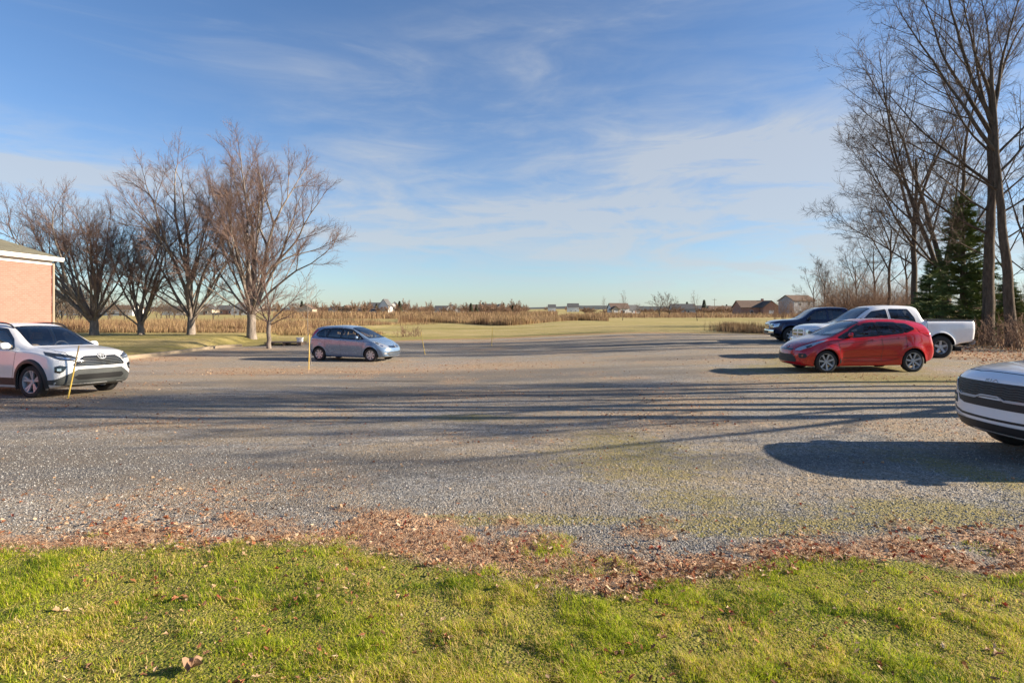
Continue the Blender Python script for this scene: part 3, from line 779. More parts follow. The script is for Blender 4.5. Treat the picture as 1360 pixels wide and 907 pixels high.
COMPACT = dict(L=3.90, fo=.79, wb=2.5, r=.297, track=1.46, tw=.185, rim=.195, paint='silver_paint', driver=-1, gap=.05,
    top=[(0, .64), (.08, .73), (.45, .88), (.80, .97), (.95, 1.03), (1.7, 1.41), (2.05, 1.495), (2.5, 1.525), (3.2, 1.50), (3.9, 1.43)],
    belt=[(0, .56), (.35, .78), (.85, .90), (1.5, .94), (2.3, .98), (3.2, 1.02), (3.9, 1.02)],
    hw=[(0, .78), (.3, .82), (.8, .845), (2.2, .84), (3.3, .845), (3.9, .78)],
    hr=[(0, .60), (.6, .66), (.95, .70), (1.75, .58), (2.8, .57), (3.9, .52)],
    under=[(0, .22), (.4, .17), (.9, .17), (3.2, .2), (3.7, .25), (3.9, .32)],
    bow_f=.30, bow_r=.12, nose=[(.15, .08), (.3, .0), (.45, 0), (.6, .05), (.75, .14)], tail=[(.2, .06), (.55, 0), (.95, .06), (1.45, .26)], flare=.022,
    windscreen=dict(low=(.92, 1.01, .66), high=(1.78, 1.46, .52), bow=.05), rear_window=dict(low=(3.80, 1.05, .55), high=(3.62, 1.38, .47), glass='dark_glass'),
    side_windows=[dict(p=[(1.16, .965), (1.46, 1.17), (1.50, .975)], glass='glass'), dict(p=[(1.56, .975), (1.54, 1.20), (1.80, 1.33), (2.17, 1.38), (2.19, 1.0)]), dict(p=[(2.27, 1.0), (2.25, 1.385), (2.75, 1.38), (2.92, 1.04)]),
                  dict(p=[(3.0, 1.05), (2.86, 1.37), (3.15, 1.35), (3.38, 1.24), (3.44, 1.13), (3.3, 1.07)], glass='glass')],
    dlo=[(1.02, .945), (1.45, 1.20), (1.80, 1.365), (2.2, 1.415), (2.9, 1.405), (3.2, 1.375), (3.46, 1.24), (3.50, 1.10), (3.3, 1.04), (2.3, .975)], pillars=[((2.23, .98), (2.21, 1.4), .08), ((1.53, .96), (1.50, 1.21), .05), ((2.96, 1.04), (2.81, 1.4), .07)],
    seams=[[(1.18, .32), (1.16, .7), (1.08, .93)], [(2.22, .28), (2.24, .7), (2.23, .97)], [(2.80, .42), (2.98, .62), (2.98, 1.02)], [(1.18, .32), (2.22, .28), (2.78, .36)], [(3.0, .72), (3.2, .88), (3.85, .90)]],
    handles=[(1.98, .84), (2.74, .87)], mirror=(1.42, .99), mirror_size=.95,
    lines=[('bonnet_seam', [[(.12, .30, .75), (.35, .60, .82), (.85, .68, .95)]], (-.3, 0, 1), .010, 'seam')],
    patches=[
        dict(name='grille', p=[(0, -.42, .675), (0, .42, .675), (0, .46, .63), (0, .3, .585), (0, -.3, .585), (0, -.46, .63)], n=(-1, 0, 0), mat='gloss_black', off=.003,
             subs=[dict(name='grille_bar', mat='chrome', w=.02, off=.014, line=[[(0, -.43, .665), (0, -.2, .64), (0, .2, .64), (0, .43, .665)]])]),
        dict(name='lower_intake', p=[(0, -.50, .42), (0, .50, .42), (0, .62, .36), (0, .5, .27), (0, -.5, .27), (0, -.62, .36)], n=(-1, 0, 0), mat='black_plastic', off=.004,
             subs=[dict(name='intake_bar', mat='silver_paint', w=.02, line=[[(0, -.5, .34), (0, .5, .34)]])]),
        dict(name='headlight', both=True, p=[(.05, .50, .62), (.1, .50, .70), (.3, .64, .78), (.72, .78, .90), (.60, .80, .80), (.3, .78, .66), (.12, .62, .60)], n=(-.7, .62, .3), mat='lamp', off=.006,
             subs=[dict(name='lamp_bulb', mat='chrome', p=[(.25, .66, .70), (.35, .72, .74), (.35, .76, .71), (.25, .70, .665)], n=(-.7, .62, .3), off=.012),
                   dict(name='lamp_bezel', mat='lamp_dark', p=[(.45, .70, .80), (.6, .76, .85), (.55, .78, .79), (.42, .76, .75)], n=(-.7, .62, .3), off=.010)]),
        dict(name='fog_lamp', both=True, p=[(.1, .62, .40), (.2, .70, .42), (.2, .70, .34), (.1, .62, .32)], n=(-.85, .5, 0), mat='lamp', off=.006),
        dict(name='sill_trim', both=True, p=[(1.15, 0, .19), (2.85, 0, .20), (2.80, 0, .255), (1.15, 0, .25)], n=(0, 1, 0), mat='silver_paint', off=.02, res=.12),
        dict(name='tail_light', both=True, p=[(3.9, .62, .95), (3.72, .78, 1.0), (3.55, .76, 1.35), (3.62, .66, 1.36), (3.8, .60, 1.0)], n=(.7, .7, 0), mat='red_lamp', off=.006)],
    dash=(1.1, .98), seats=[(2.0, .24, (-.34, .34)), (2.8, .56, (0,))], seat_top=1.30, seat_mat='pale_seat',
    wheel_style=dict(n=7, w=(.06, .075), mat='hubcap', dish=.012, hub=.06, cover='grey_plastic'), extra=[emblem_ring(0, .64, .045, .038, False)])
def antenna(x):
    def fn(B, root):
        h = B.bvh.ray_cast(Vector((x, 0, 3)), Vector((0, 0, -1)))[0]; mb = MB()
        mb.tube([h, h + Vector((.10, 0, .06)), h + Vector((.30, 0, .17))], [.008, .004, .003], 5); mb.build('antenna', M['black_plastic'], root)
    return fn
COMPACT['extra'].append(antenna(3.0))

HATCH = dict(L=4.07, fo=.83, wb=2.49, r=.307, track=1.48, tw=.195, rim=.222, paint='red_paint', driver=-1, gap=.045,
    top=[(0, .66), (.10, .75), (.5, .88), (.95, .98), (1.12, 1.045), (1.9, 1.38), (2.25, 1.445), (2.7, 1.455), (3.3, 1.425), (3.8, 1.37), (4.07, 1.33)],
    belt=[(0, .58), (.35, .78), (.95, .90), (1.6, .945), (2.4, 1.0), (3.2, 1.06), (4.07, 1.06)],
    hw=[(0, .79), (.3, .83), (.8, .86), (2.2, .85), (3.3, .865), (4.07, .80)],
    hr=[(0, .60), (.6, .66), (1.05, .70), (1.85, .58), (2.8, .57), (4.07, .50)],
    under=[(0, .20), (.4, .17), (.9, .17), (3.4, .19), (3.8, .25), (4.07, .32)],
    bow_f=.32, bow_r=.16, nose=[(.15, .08), (.28, .0), (.45, .0), (.6, .03), (.75, .12)], tail=[(.2, .06), (.55, 0), (.95, .07), (1.15, .11), (1.35, .24)], rfade=.8, flare=.026, scallop=.035,
    windscreen=dict(low=(1.06, 1.02, .67), high=(1.93, 1.405, .52), bow=.05), rear_window=dict(low=(3.98, 1.06, .52), high=(3.80, 1.30, .46), glass='dark_glass'),
    side_windows=[dict(p=[(1.22, .955), (1.52, 1.09), (1.54, .97)], glass='glass'), dict(p=[(1.60, .975), (1.60, 1.14), (1.90, 1.275), (2.30, 1.335), (2.36, 1.02)]), dict(p=[(2.46, 1.03), (2.42, 1.34), (2.9, 1.315), (3.06, 1.13), (3.04, 1.085)], glass='dark_glass'),
                  dict(p=[(3.12, 1.10), (3.0, 1.30), (3.2, 1.275), (3.38, 1.18)], glass='dark_glass')],
    dlo=[(1.10, .935), (1.55, 1.14), (1.92, 1.305), (2.3, 1.365), (2.85, 1.35), (3.2, 1.30), (3.44, 1.17), (3.1, 1.075), (2.4, 1.0)], pillars=[((2.41, 1.0), (2.36, 1.36), .09), ((1.57, .96), (1.56, 1.14), .05), ((3.08, 1.09), (2.95, 1.33), .05)],
    seams=[[(1.24, .32), (1.20, .7), (1.16, .92)], [(2.40, .30), (2.44, .7), (2.41, .99)], [(2.95, .42), (3.12, .62), (3.10, 1.06)], [(1.24, .32), (2.40, .30), (2.92, .38)], [(1.25, .40), (1.9, .43), (2.95, .47)], [(1.2, .78), (2.0, .86), (3.2, .93)]],
    handles=[(2.14, .885), (2.88, .93)], mirror=(1.50, .985), mirror_size=.95,
    lines=[('bonnet_seam', [[(.10, .42, .76), (.4, .62, .82), (1.0, .68, .96)]], (-.3, 0, 1), .010, 'seam')],
    patches=[
        dict(name='grille', p=[(0, -.34, .66), (0, .34, .66), (0, .40, .63), (0, .34, .60), (0, -.34, .60), (0, -.40, .63)], n=(-1, 0, 0), mat='gloss_black', off=.003),
        dict(name='lower_intake', p=[(0, -.40, .50), (0, .40, .50), (0, .54, .36), (0, .50, .29), (0, -.50, .29), (0, -.54, .36)], n=(-1, 0, 0), mat='black_plastic', off=.004,
             subs=[dict(name='intake_bar', mat='grey_plastic', w=.014, line=[[(0, -.5, .34 + .05 * k), (0, .5, .34 + .05 * k)] for k in range(3)])]),
        dict(name='headlight', both=True, p=[(.05, .50, .655), (.1, .52, .70), (.4, .66, .79), (.90, .80, .90), (.75, .82, .84), (.4, .80, .74), (.12, .66, .64)], n=(-.6, .62, .5), mat='lamp', off=.006,
             subs=[dict(name='lamp_bezel', mat='lamp_dark', p=[(.3, .68, .735), (.45, .73, .775), (.45, .78, .755), (.3, .74, .70)], off=.011)]),
        dict(name='fog_lamp', both=True, p=[(.1, .62, .53), (.25, .75, .535), (.3, .79, .47), (.25, .76, .41), (.1, .64, .41)], n=(-.8, .6, 0), mat='black_plastic', off=.006,
             subs=[dict(name='lamp_lens', mat='lamp_dark', p=ellipse_x(.2, .47, .03, .03, 10, .70), off=.012)]),
        dict(name='mud_flap', both=True, p=[(1.19, 0, .18), (1.24, 0, .18), (1.24, 0, .34), (1.205, 0, .40)], n=(0, 1, 0), mat='grey_plastic', off=.012, res=.1),
        dict(name='tail_light', both=True, p=[(3.95, .60, .98), (3.80, .78, .95), (3.55, .80, 1.06), (3.50, .74, 1.20), (3.7, .64, 1.20)], n=(.6, .8, 0), mat='red_lamp', off=.006)],
    dash=(1.22, .96), seats=[(2.1, .24, (-.34, .34)), (2.9, .56, (0,))], seat_top=1.24, seat_mat='pale_seat',
    wheel_style=dict(n=7, w=(.034, .05), mat='alloy', dish=.02, hub=.05), extra=[emblem_ring(0, .69, .06, .028, False), antenna(2.3)])

def truck_bumpers(mat):
    def fn(B, root):
        for nm, x0, z0, z1, s, W in (('front_bumper', -.05, .44, .70, -1, .98), ('rear_bumper', 5.84, .50, .70, 1, .95)):
            mb = MB(); V = []
            n = 16
            for i in range(n + 1):
                t = -1 + 2 * i / n; y = W * t; bow = .16 * abs(t) ** 3 * (1 if s < 0 else .5)
                for dx, z in ((.10, z0), (.0, z0 + .03), (-.02, (z0 + z1) / 2), (.0, z1 - .03), (.10, z1)): V.append((x0 - s * 0 + (dx + bow) * (1 if s < 0 else -1), y, z))
            mb.add(V, [(5 * i + k, 5 * i + k + 1, 5 * i + k + 6, 5 * i + k + 5) for i in range(n) for k in range(4)])
            o = mb.build(nm, M[mat], root, angle=60)
            md = MB(); md.box((x0 + (.10 if s < 0 else -.20), -W * .7, z0 - .05), (x0 + (.24 if s < 0 else -.08), W * .7, z0 + .02)); md.build('valance', M['black_plastic'], o)
            if s < 0:
                k = MB(); k.box((x0 - .035, -.42, z0 + .05), (x0 - .005, .42, z0 + .17)); k.build('intake', M['black_plastic'], o, bevel=.01)
        g = MB()
        for sy in (-1, 1): g.box((4.2, sy * .88 - .05, 1.365), (5.78, sy * .88 + .05, 1.40), .008)
        g.box((4.18, -.85, 1.36), (4.25, .85, 1.395)); g.box((5.72, -.85, 1.36), (5.80, .85, 1.395))
        g.build('bed_rail_cap', M['black_plastic'], root)
    return fn
PICKUP = dict(trim=.018, L=5.80, fo=1.0, wb=3.57, r=.405, track=1.74, tw=.27, rim=.235, paint='white_paint', driver=-1, gap=.085, lift=.03, xs=[3.95, 4.0, 4.03, 4.06, 4.09, 4.12, 4.15, 4.18],
    top=[(0, 1.06), (.10, 1.13), (.5, 1.21), (1.2, 1.26), (1.42, 1.29), (1.6, 1.36), (2.28, 1.82), (2.6, 1.90), (3.1, 1.925), (3.75, 1.90), (3.9, 1.85), (4.03, 1.52), (4.10, 1.37), (5.8, 1.37)],
    belt=[(0, .92), (.3, 1.08), (1.4, 1.17), (2.6, 1.20), (4, 1.22), (4.12, 1.31), (5.8, 1.32)],
    hw=[(0, .93), (.5, .985), (1.5, 1.0), (5.3, 1.0), (5.8, .985)],
    hr=[(0, .80), (1.3, .80), (1.6, .80), (2.3, .68), (3.8, .67), (4.03, .74), (4.12, .92), (5.8, .92)],
    under=[(0, .52), (.5, .42), (5.0, .44), (5.3, .52), (5.8, .60)],
    bow_f=.20, bow_r=.02, nose=[(.4, .06), (.6, .02), (.8, 0), (1.0, .01), (1.12, .06)], tail=[(.4, .03), (1.3, 0)], flare=.045, ffade=.7, scallop=.012,
    windscreen=dict(low=(1.46, 1.31, .74), high=(2.28, 1.835, .60), bow=.05), rear_window=dict(low=(4.04, 1.46, .56), high=(3.93, 1.76, .52), glass='dark_glass', bow=.01),
    side_windows=[dict(p=[(1.83, 1.245), (1.95, 1.40), (2.30, 1.68), (2.78, 1.765), (2.80, 1.25)], glass='dark_glass'), dict(p=[(2.93, 1.25), (2.90, 1.775), (3.55, 1.765), (3.72, 1.45), (3.74, 1.26)], glass='dark_glass')],
    seams=[[(1.72, .55), (1.66, .9), (1.70, 1.22)], [(2.86, .50), (2.87, .9), (2.86, 1.24), (2.84, 1.76)], [(3.70, .55), (3.80, .9), (3.82, 1.25)], [(1.72, .55), (2.86, .50), (3.68, .52)], [(4.10, .50), (4.10, .9), (4.10, 1.33)]],
    handles=[(2.58, 1.06), (3.48, 1.07)], mirror=(1.90, 1.26), mirror_size=1.35, mirror_mat='black_plastic', handle_mat='black_plastic',
    lines=[('bonnet_seam', [[(.12, .50, 1.09), (.5, .66, 1.17), (1.35, .72, 1.25)]], (-.2, 0, 1), .012, 'seam')],
    patches=[
        dict(name='grille', p=[(0, -.46, 1.04), (0, .46, 1.04), (0, .52, .95), (0, .46, .74), (0, -.46, .74), (0, -.52, .95)], n=(-1, 0, 0), mat='white_paint', off=.03, skirt=.03,
             subs=[dict(name='grille_opening', mat='gloss_black', p=q, off=.034) for q in ([(0, .05, 1.00), (0, .40, 1.00), (0, .44, .915), (0, .05, .915)], [(0, .05, .865), (0, .43, .865), (0, .40, .785), (0, .05, .785)],
                   [(0, -.05, 1.00), (0, -.40, 1.00), (0, -.44, .915), (0, -.05, .915)], [(0, -.05, .865), (0, -.43, .865), (0, -.40, .785), (0, -.05, .785)])]),
        dict(name='headlight', both=True, p=[(.05, .56, 1.0), (.15, .80, 1.02), (.5, .93, 1.03), (.4, .94, .86), (.15, .84, .80), (.05, .56, .80)], n=(-.8, .6, 0), mat='lamp', off=.006,
             subs=[dict(name='lamp_bezel', mat='lamp_dark', p=[(.1, .66, .96), (.2, .82, .97), (.2, .82, .86), (.1, .66, .85)], off=.012)]),
        dict(name='tail_light', both=True, p=[(5.66, 0, 1.23), (5.80, 0, 1.23), (5.81, 0, .86), (5.72, 0, .88)], n=(.25, 1, 0), mat='red_lamp', off=.008),
        dict(name='bed_cover', p=[(4.24, -.84, 1.4), (5.76, -.84, 1.4), (5.76, .84, 1.4), (4.24, .84, 1.4)], n=(0, 0, 1), mat='black_plastic', off=.008, res=.2),
        dict(name='side_moulding', both=True, p=[(1.80, 0, .66), (3.65, 0, .66), (3.65, 0, .70), (1.80, 0, .70)], n=(0, 1, 0), mat='white_paint', off=.012, res=.15)],
    dash=(1.65, 1.22), seats=[(2.55, .30, (-.42, .42)), (3.4, .66, (0,))], seat_top=1.62,
    wheel_style=dict(n=5, w=(.09, .075), mat='alloy', dish=.03, hub=.075), extra=[truck_bumpers('white_paint')])
NAVY = dict(PICKUP); NAVY['paint'] = 'navy_paint'; NAVY['extra'] = [truck_bumpers('chrome')]
NAVY['patches'] = [dict(PICKUP['patches'][0], mat='chrome')] + PICKUP['patches'][1:4] + [dict(PICKUP['patches'][4], mat='navy_paint')]
# ---------------------------------------------------------------- ground
rngN = np.random.default_rng(7)
def vnoise(X, Y, s, seed=0):
    """cheap smooth value noise on arrays"""
    r = np.random.default_rng(seed); T = r.random((64, 64))
    x = X / s; y = Y / s; xi = np.floor(x).astype(int); yi = np.floor(y).astype(int); fx = x - xi; fy = y - yi
    fx = fx * fx * (3 - 2 * fx); fy = fy * fy * (3 - 2 * fy)
    g = lambda a, b: T[a % 64, b % 64]
    return (g(xi, yi) * (1 - fx) + g(xi + 1, yi) * fx) * (1 - fy) + (g(xi, yi + 1) * (1 - fx) + g(xi + 1, yi + 1) * fx) * fy
def fbm(X, Y, s, seed=0, o=4):
    a = 0; k = 0
    for i in range(o): a = a + vnoise(X, Y, s / 2 ** i, seed + i) / 2 ** i; k += 1 / 2 ** i
    return a / k
GE = [(-12, 3.9), (-3.4, 3.85), (-2.5, 3.95), (-1.75, 4.0), (-1.2, 4.02), (-.39, 3.65), (.09, 3.36), (.74, 3.3), (1.15, 3.5), (1.85, 3.68), (2.5, 3.66), (3.15, 3.5), (12, 3.5)]     # near edge of lawn
BE = [(-12, 4.2), (-3.6, 4.15), (-2.2, 4.35), (-1.0, 4.45), (0, 4.25), (.6, 4.1), (1.4, 4.0), (2.4, 4.0), (3.8, 3.95), (12, 4.0)]                                         # far edge of dead leaf band
def lin(pts, x): return np.interp(x, [p[0] for p in pts], [p[1] for p in pts])
def blobs(X, Y, items):
    a = 0
    for px, py, wx, wy, k in items:
        c = at(px, py); a1 = at(px, py - wy / 2 if py - wy / 2 > 425 else 425); b1 = at(px, py + wy / 2)
        sx = wx / F_PX * c.y / 2; sy = max(.12, abs(a1.y - b1.y) / 2)
        a = a + k * np.exp(-(((X - c.x) / sx) ** 2 + ((Y - c.y) / sy) ** 2))
    return a
def masks(X, Y):
    """0..1 covers by position: lawn, dead leaf band, rusty leaf patches on the gravel, moss, far strips"""
    w = .13 * (fbm(X, Y, .5, 3) - .5) * 2 + .10 * (fbm(X, Y, .17, 13) - .5)
    lawn = 1 - ss(-.13, .13, Y - lin(GE, X) + w)
    band = ss(-.18, .06, Y - lin(GE, X) + w) * (1 - ss(-.50, .45, Y - lin(BE, X) + 3.2 * w + 1.1 * (fbm(X, Y, .28, 23) - .5)))
    n = fbm(X, Y, 1.6, 11); n2 = fbm(X, Y, 5.0, 21)
    leaf = blobs(X, Y, [(200, 560, 150, 22, .8), (340, 493, 190, 9, 1.1), (480, 493, 260, 7, .9), (640, 486, 260, 10, .8), (120, 528, 100, 9, .9), (790, 545, 300, 60, .25), (1130, 500, 180, 16, .9), (950, 512, 260, 14, .35),
                        (1200, 560, 160, 24, .45), (700, 452, 300, 3, .9), (1290, 470, 160, 26, 1.0), (1340, 720, 160, 60, .4), (210, 476, 120, 8, 1.2), (330, 464, 120, 5, 1.0), (60, 540, 160, 8, .8), (860, 560, 120, 30, .35), (240, 640, 200, 60, .2), (560, 520, 140, 8, .5), (1010, 476, 200, 10, .6)])
    leaf = np.clip(leaf + ss(.56, .76, n) * .45, 0, 1)
    right = ss(-3, 10, X) * .35
    moss = np.clip(blobs(X, Y, [(1240, 680, 260, 44, .8), (700, 690, 260, 18, .7), (600, 690, 160, 14, .6), (1180, 480, 240, 22, .45), (880, 640, 300, 70, .3), (1140, 600, 300, 60, .25), (620, 554, 160, 12, .6), (820, 580, 150, 50, .3), (1250, 505, 220, 14, .35), (1000, 700, 300, 30, .8), (1100, 500, 300, 30, .45), (800, 600, 400, 60, .3), (1330, 640, 120, 90, .5), (940, 668, 200, 30, .35)]) + ss(.55, .8, n2) * right, 0, 1)
    track = np.clip(ss(.46, .70, fbm(X * .22, Y * 1.5, 2.4, 31)) * (1 - ss(34, 44, Y)) * 1.0, 0, 1)
    return lawn, band, leaf, moss, track
LOT = [(-60, 3.0), (-60, 19.0), (-23.5, 19.0), (-17.4, 22.0), (-17.2, 33.2), (-12.8, 36.0), (-10.0, 39.5), (-5, 42.0), (2, 43.5), (10, 43.5), (17, 42.0), (22, 36), (24, 27), (23, 20), (19, 12), (16, 3.0)]
def inside(poly, X, Y):
    c = np.zeros(X.shape, bool); n = len(poly)
    for i in range(n):
        x0, y0 = poly[i]; x1, y1 = poly[(i + 1) % n]
        hit = ((y0 > Y) != (y1 > Y)) & (X < (x1 - x0) * (Y - y0) / ((y1 - y0) + 1e-12) + x0)
        c ^= hit
    return c
def axis_lines(a, b, fine, coarse, lim):
    out = list(np.arange(a, b + 1e-6, fine)); s = fine; x = b
    while x < lim: s = min(s * coarse, 400); x += s; out.append(x)
    return out
xp = axis_lines(0, 4.5, .075, 1.045, 9000); xs_ = np.array([-v for v in xp[::-1]][:-1] + xp)
ys_ = np.array(sorted([-v for v in axis_lines(0, 1, 1.0, 1.6, 900)[1:]] + axis_lines(0, 2.0, 1.0, 1, 0) + axis_lines(2.05, 5.2, .06, 1.03, 9000)))
GX, GY = np.meshgrid(xs_, ys_); GZ = terrain(GX, GY)
fb = fbm(GX, GY, .45, 5)
lw, bd, lf, ms, tk = masks(GX, GY)
GZ = GZ + (lw * .03 + bd * .015) * (fb * 1.6 - .3) + (1 - lw) * .012 * (fbm(GX, GY, .9, 77) - .5) * (GY < 30)
nx_, ny_ = len(xs_), len(ys_)
GV = np.stack([GX.ravel(), GY.ravel(), GZ.ravel()], 1)
I, J = np.meshgrid(np.arange(nx_ - 1), np.arange(ny_ - 1))
q = (J * nx_ + I).ravel(); GF = np.stack([q, q + 1, q + nx_ + 1, q + nx_], 1)
cx = GV[GF].mean(1)
lot_in = inside(LOT, cx[:, 0], cx[:, 1]); near_lawn = (cx[:, 1] < lin(GE, cx[:, 0]))
reg = np.where(near_lawn, 0, np.where(lot_in, 1, 2))
def ground_material():
    m = NT('ground_cover', .95, spec=.2)
    P = m.obj()
    aL, aB, aF, aM, aT, aO = (m.attr(k) for k in ('lawn', 'band', 'leaf', 'moss', 'track', 'lot'))
    # crushed stone
    vo = m.n('ShaderNodeTexVoronoi'); m.l(P, vo.inputs['Vector']); vo.inputs['Scale'].default_value = 62
    vo2 = m.n('ShaderNodeTexVoronoi'); m.l(P, vo2.inputs['Vector']); vo2.inputs['Scale'].default_value = 24
    sx = m.n('ShaderNodeSeparateXYZ'); m.l(vo.outputs['Color'], sx.inputs[0])
    sx2 = m.n('ShaderNodeSeparateXYZ'); m.l(vo2.outputs['Color'], sx2.inputs[0])
    stone = m.ramp(sx.outputs[0], [(0, (.08, .076, .07)), (.35, (.175, .172, .163)), (.7, (.285, .28, .262)), (.93, (.43, .42, .39)), (1, (.64, .62, .57))])
    stone2 = m.ramp(sx2.outputs[1], [(0, (.09, .086, .08)), (.5, (.215, .21, .197)), (.9, (.37, .355, .325)), (1, (.5, .48, .45))])
    nb = m.noise(1.0, 6, .65, sc=(.38, 1, 1)); nc = m.noise(7, 5, .7); nd = m.noise(.16, 4, .6, sc=(1, 2.6, 1)); nf = m.noise(34, 4, .7)
    g = m.mix(m.rng(nc, .45, .6), stone, stone2)
    soil = m.ramp(nf, [(.3, (.17, .125, .075)), (.6, (.37, .28, .17)), (.8, (.55, .43, .28))])
    g = m.mix(m.rng(m.math('ADD', m.math('MULTIPLY', nb, .6), m.math('MULTIPLY', nc, .4)), .36, .62, .05, .72), g, soil)
    g = m.mix(m.math('MULTIPLY', aT, .6), g, (.085, .083, .082))
    fleck = m.n('ShaderNodeTexVoronoi'); m.l(P, fleck.inputs['Vector']); fleck.inputs['Scale'].default_value = 15; fleck.inputs['Randomness'].default_value = 1
    sf = m.n('ShaderNodeSeparateXYZ'); m.l(fleck.outputs['Color'], sf.inputs[0])
    leafc = m.ramp(sf.outputs[1], [(0, (.16, .07, .035)), (.35, (.30, .15, .08)), (.7, (.44, .27, .15)), (1, (.58, .42, .28))])
    lf_on = m.math('MULTIPLY', m.rng(m.math('ADD', m.math('MULTIPLY', aF, .62), m.math('MULTIPLY', sf.outputs[0], .62)), .62, .74), m.rng(fleck.outputs['Distance'], .30, .45, 1, 0))
    g = m.mix(m.math('MULTIPLY', aF, .45), g, (.44, .30, .17))
    g = m.mix(lf_on, g, leafc)
    mossc = m.ramp(nf, [(.3, (.13, .115, .04)), (.6, (.28, .235, .085)), (.85, (.42, .34, .16))])
    g = m.mix(m.math('MULTIPLY', m.rng(m.math('ADD', m.math('MULTIPLY', aM, .6), m.math('MULTIPLY', nc, .55)), .40, .66), .85), g, mossc)
    # lawn soil and thatch, dead leaf bed
    thatch = m.ramp(nf, [(.25, (.06, .06, .014)), (.55, (.20, .19, .04)), (.85, (.40, .31, .12))])
    bed = m.ramp(nf, [(.25, (.16, .09, .05)), (.5, (.36, .22, .13)), (.8, (.58, .42, .28))])
    c = m.mix(m.rng(m.math('ADD', aB, m.math('MULTIPLY', m.math('SUBTRACT', nc, .5), .8)), .25, .7), g, bed)
    c = m.mix(aL, c, thatch)
    # open field beyond the lot
    fn = m.noise(.035, 5, .6, sc=(1, 3.5, 1)); fm = m.noise(.5, 6, .7, sc=(1, 1.8, 1)); fs = m.noise(5, 4, .7)
    fld = m.ramp(m.math('ADD', m.math('MULTIPLY', fn, .55), m.math('MULTIPLY', fm, .45)), [(.30, (.17, .165, .04)), (.44, (.31, .26, .08)), (.56, (.42, .33, .14)), (.70, (.50, .37, .20))])
    fld = m.mix(m.rng(fs, .3, .7, 0, .35), fld, (.13, .11, .05))
    edge = m.attr('edge')
    fld = m.mix(m.rng(m.math('ADD', edge, m.math('MULTIPLY', m.math('SUBTRACT', fm, .5), .9)), .3, .75), fld, m.ramp(fs, [(.3, (.20, .11, .06)), (.7, (.40, .25, .15))]))
    c = m.mix(m.rng(m.math('ADD', aO, m.math('MULTIPLY', m.math('SUBTRACT', fm, .5), .5)), .35, .65), fld, c)
    m.col(c)
    h = m.math('ADD', m.math('MULTIPLY', vo.outputs['Distance'], -1.0), m.math('MULTIPLY', nf, .6))
    h = m.math('ADD', h, m.math('MULTIPLY', vo2.outputs['Distance'], -.8))
    m.bump(h, .7, .015)
    return m.m
GM = ground_material()
def sstep_poly_dist(X, Y):
    """soft membership of the lot: 1 inside, 0 outside"""
    a = np.zeros(X.shape)
    for dx, dy in [(0, 0), (.35, 0), (-.35, 0), (0, .5), (0, -.5), (.25, .35), (-.25, -.35)]: a += inside(LOT, X + dx, Y + dy)
    return a / 7
lotm = sstep_poly_dist(GX, GY); lotm = np.where(GY < 6, 1, lotm)
edgem = np.clip(ss(-1.6, 0, -np.abs(GY - np.interp(GX, [-12, -5, 2, 10, 17, 22], [38, 43, 44.8, 44.8, 43.3, 37]))) * ss(-12, -9, GX) * (1 - ss(20, 24, GX)) + ss(20, 24, GX) * ss(4, 8, GY) * (1 - ss(34, 50, GY)) * .9, 0, 1)
edgem = np.clip(edgem + ss(-1.0, 0, -np.abs(GX + 17.6)) * ss(20, 24, GY) * (1 - ss(33, 36, GY)) * 0, 0, 1)
att = dict(lawn=lw, band=bd * (1 - lw), leaf=lf, moss=ms, track=tk, lot=lotm, edge=edgem)
for k, nm in ((0, 'lawn'), (1, 'gravel_lot'), (2, 'field')):
    f = GF[reg == k]; u, inv = np.unique(f, return_inverse=True)
    me = fast_mesh(nm, GV[u], inv.reshape(f.shape), GM, smooth=True)
    for an, arr in att.items():
        a = me.attributes.new(an, 'FLOAT', 'POINT'); a.data.foreach_set('value', arr.ravel()[u].astype(np.float32))
    tag(link_obj(nm, me), kind='structure')

# far wooded ridge on the horizon
def hills():
    m = NT('far_woods', .95, spec=.1)
    m.col(m.ramp(m.noise(.012, 5, .7), [(.3, (.06, .07, .075)), (.7, (.11, .115, .105))]))
    n = 260; V = []; F = []
    for k, (R0, h0, amp, sd, wob) in enumerate([(5200, 34, 22, 5, 700)]):
        for i in range(n + 1):
            a = -1.25 + 2.5 * i / n; x = R0 * math.sin(a); y = R0 * math.cos(a)
            hh = h0 + amp * (float(fbm(np.array([x]), np.array([y]), wob, sd)[0]) - .5) * 2 + 16 * math.exp(-((a - .35) / .3) ** 2) + 4 * (float(fbm(np.array([x]), np.array([y]), 60, sd + 9)[0]) - .5)
            for dr, f_ in ((-600, 0), (-350, .55), (-120, .9), (0, 1), (500, .8), (1200, 0)):
                q_ = (R0 + dr) / R0; V.append((x * q_, y * q_, -3 + (hh + 3) * f_))
    w = 6
    F = [(i * w + j, (i + 1) * w + j, (i + 1) * w + j + 1, i * w + j + 1) for i in range(n) for j in range(w - 1)]
    tag(link_obj('hills', fast_mesh('hills', V, F, m.m, True)), kind='structure')
hills()

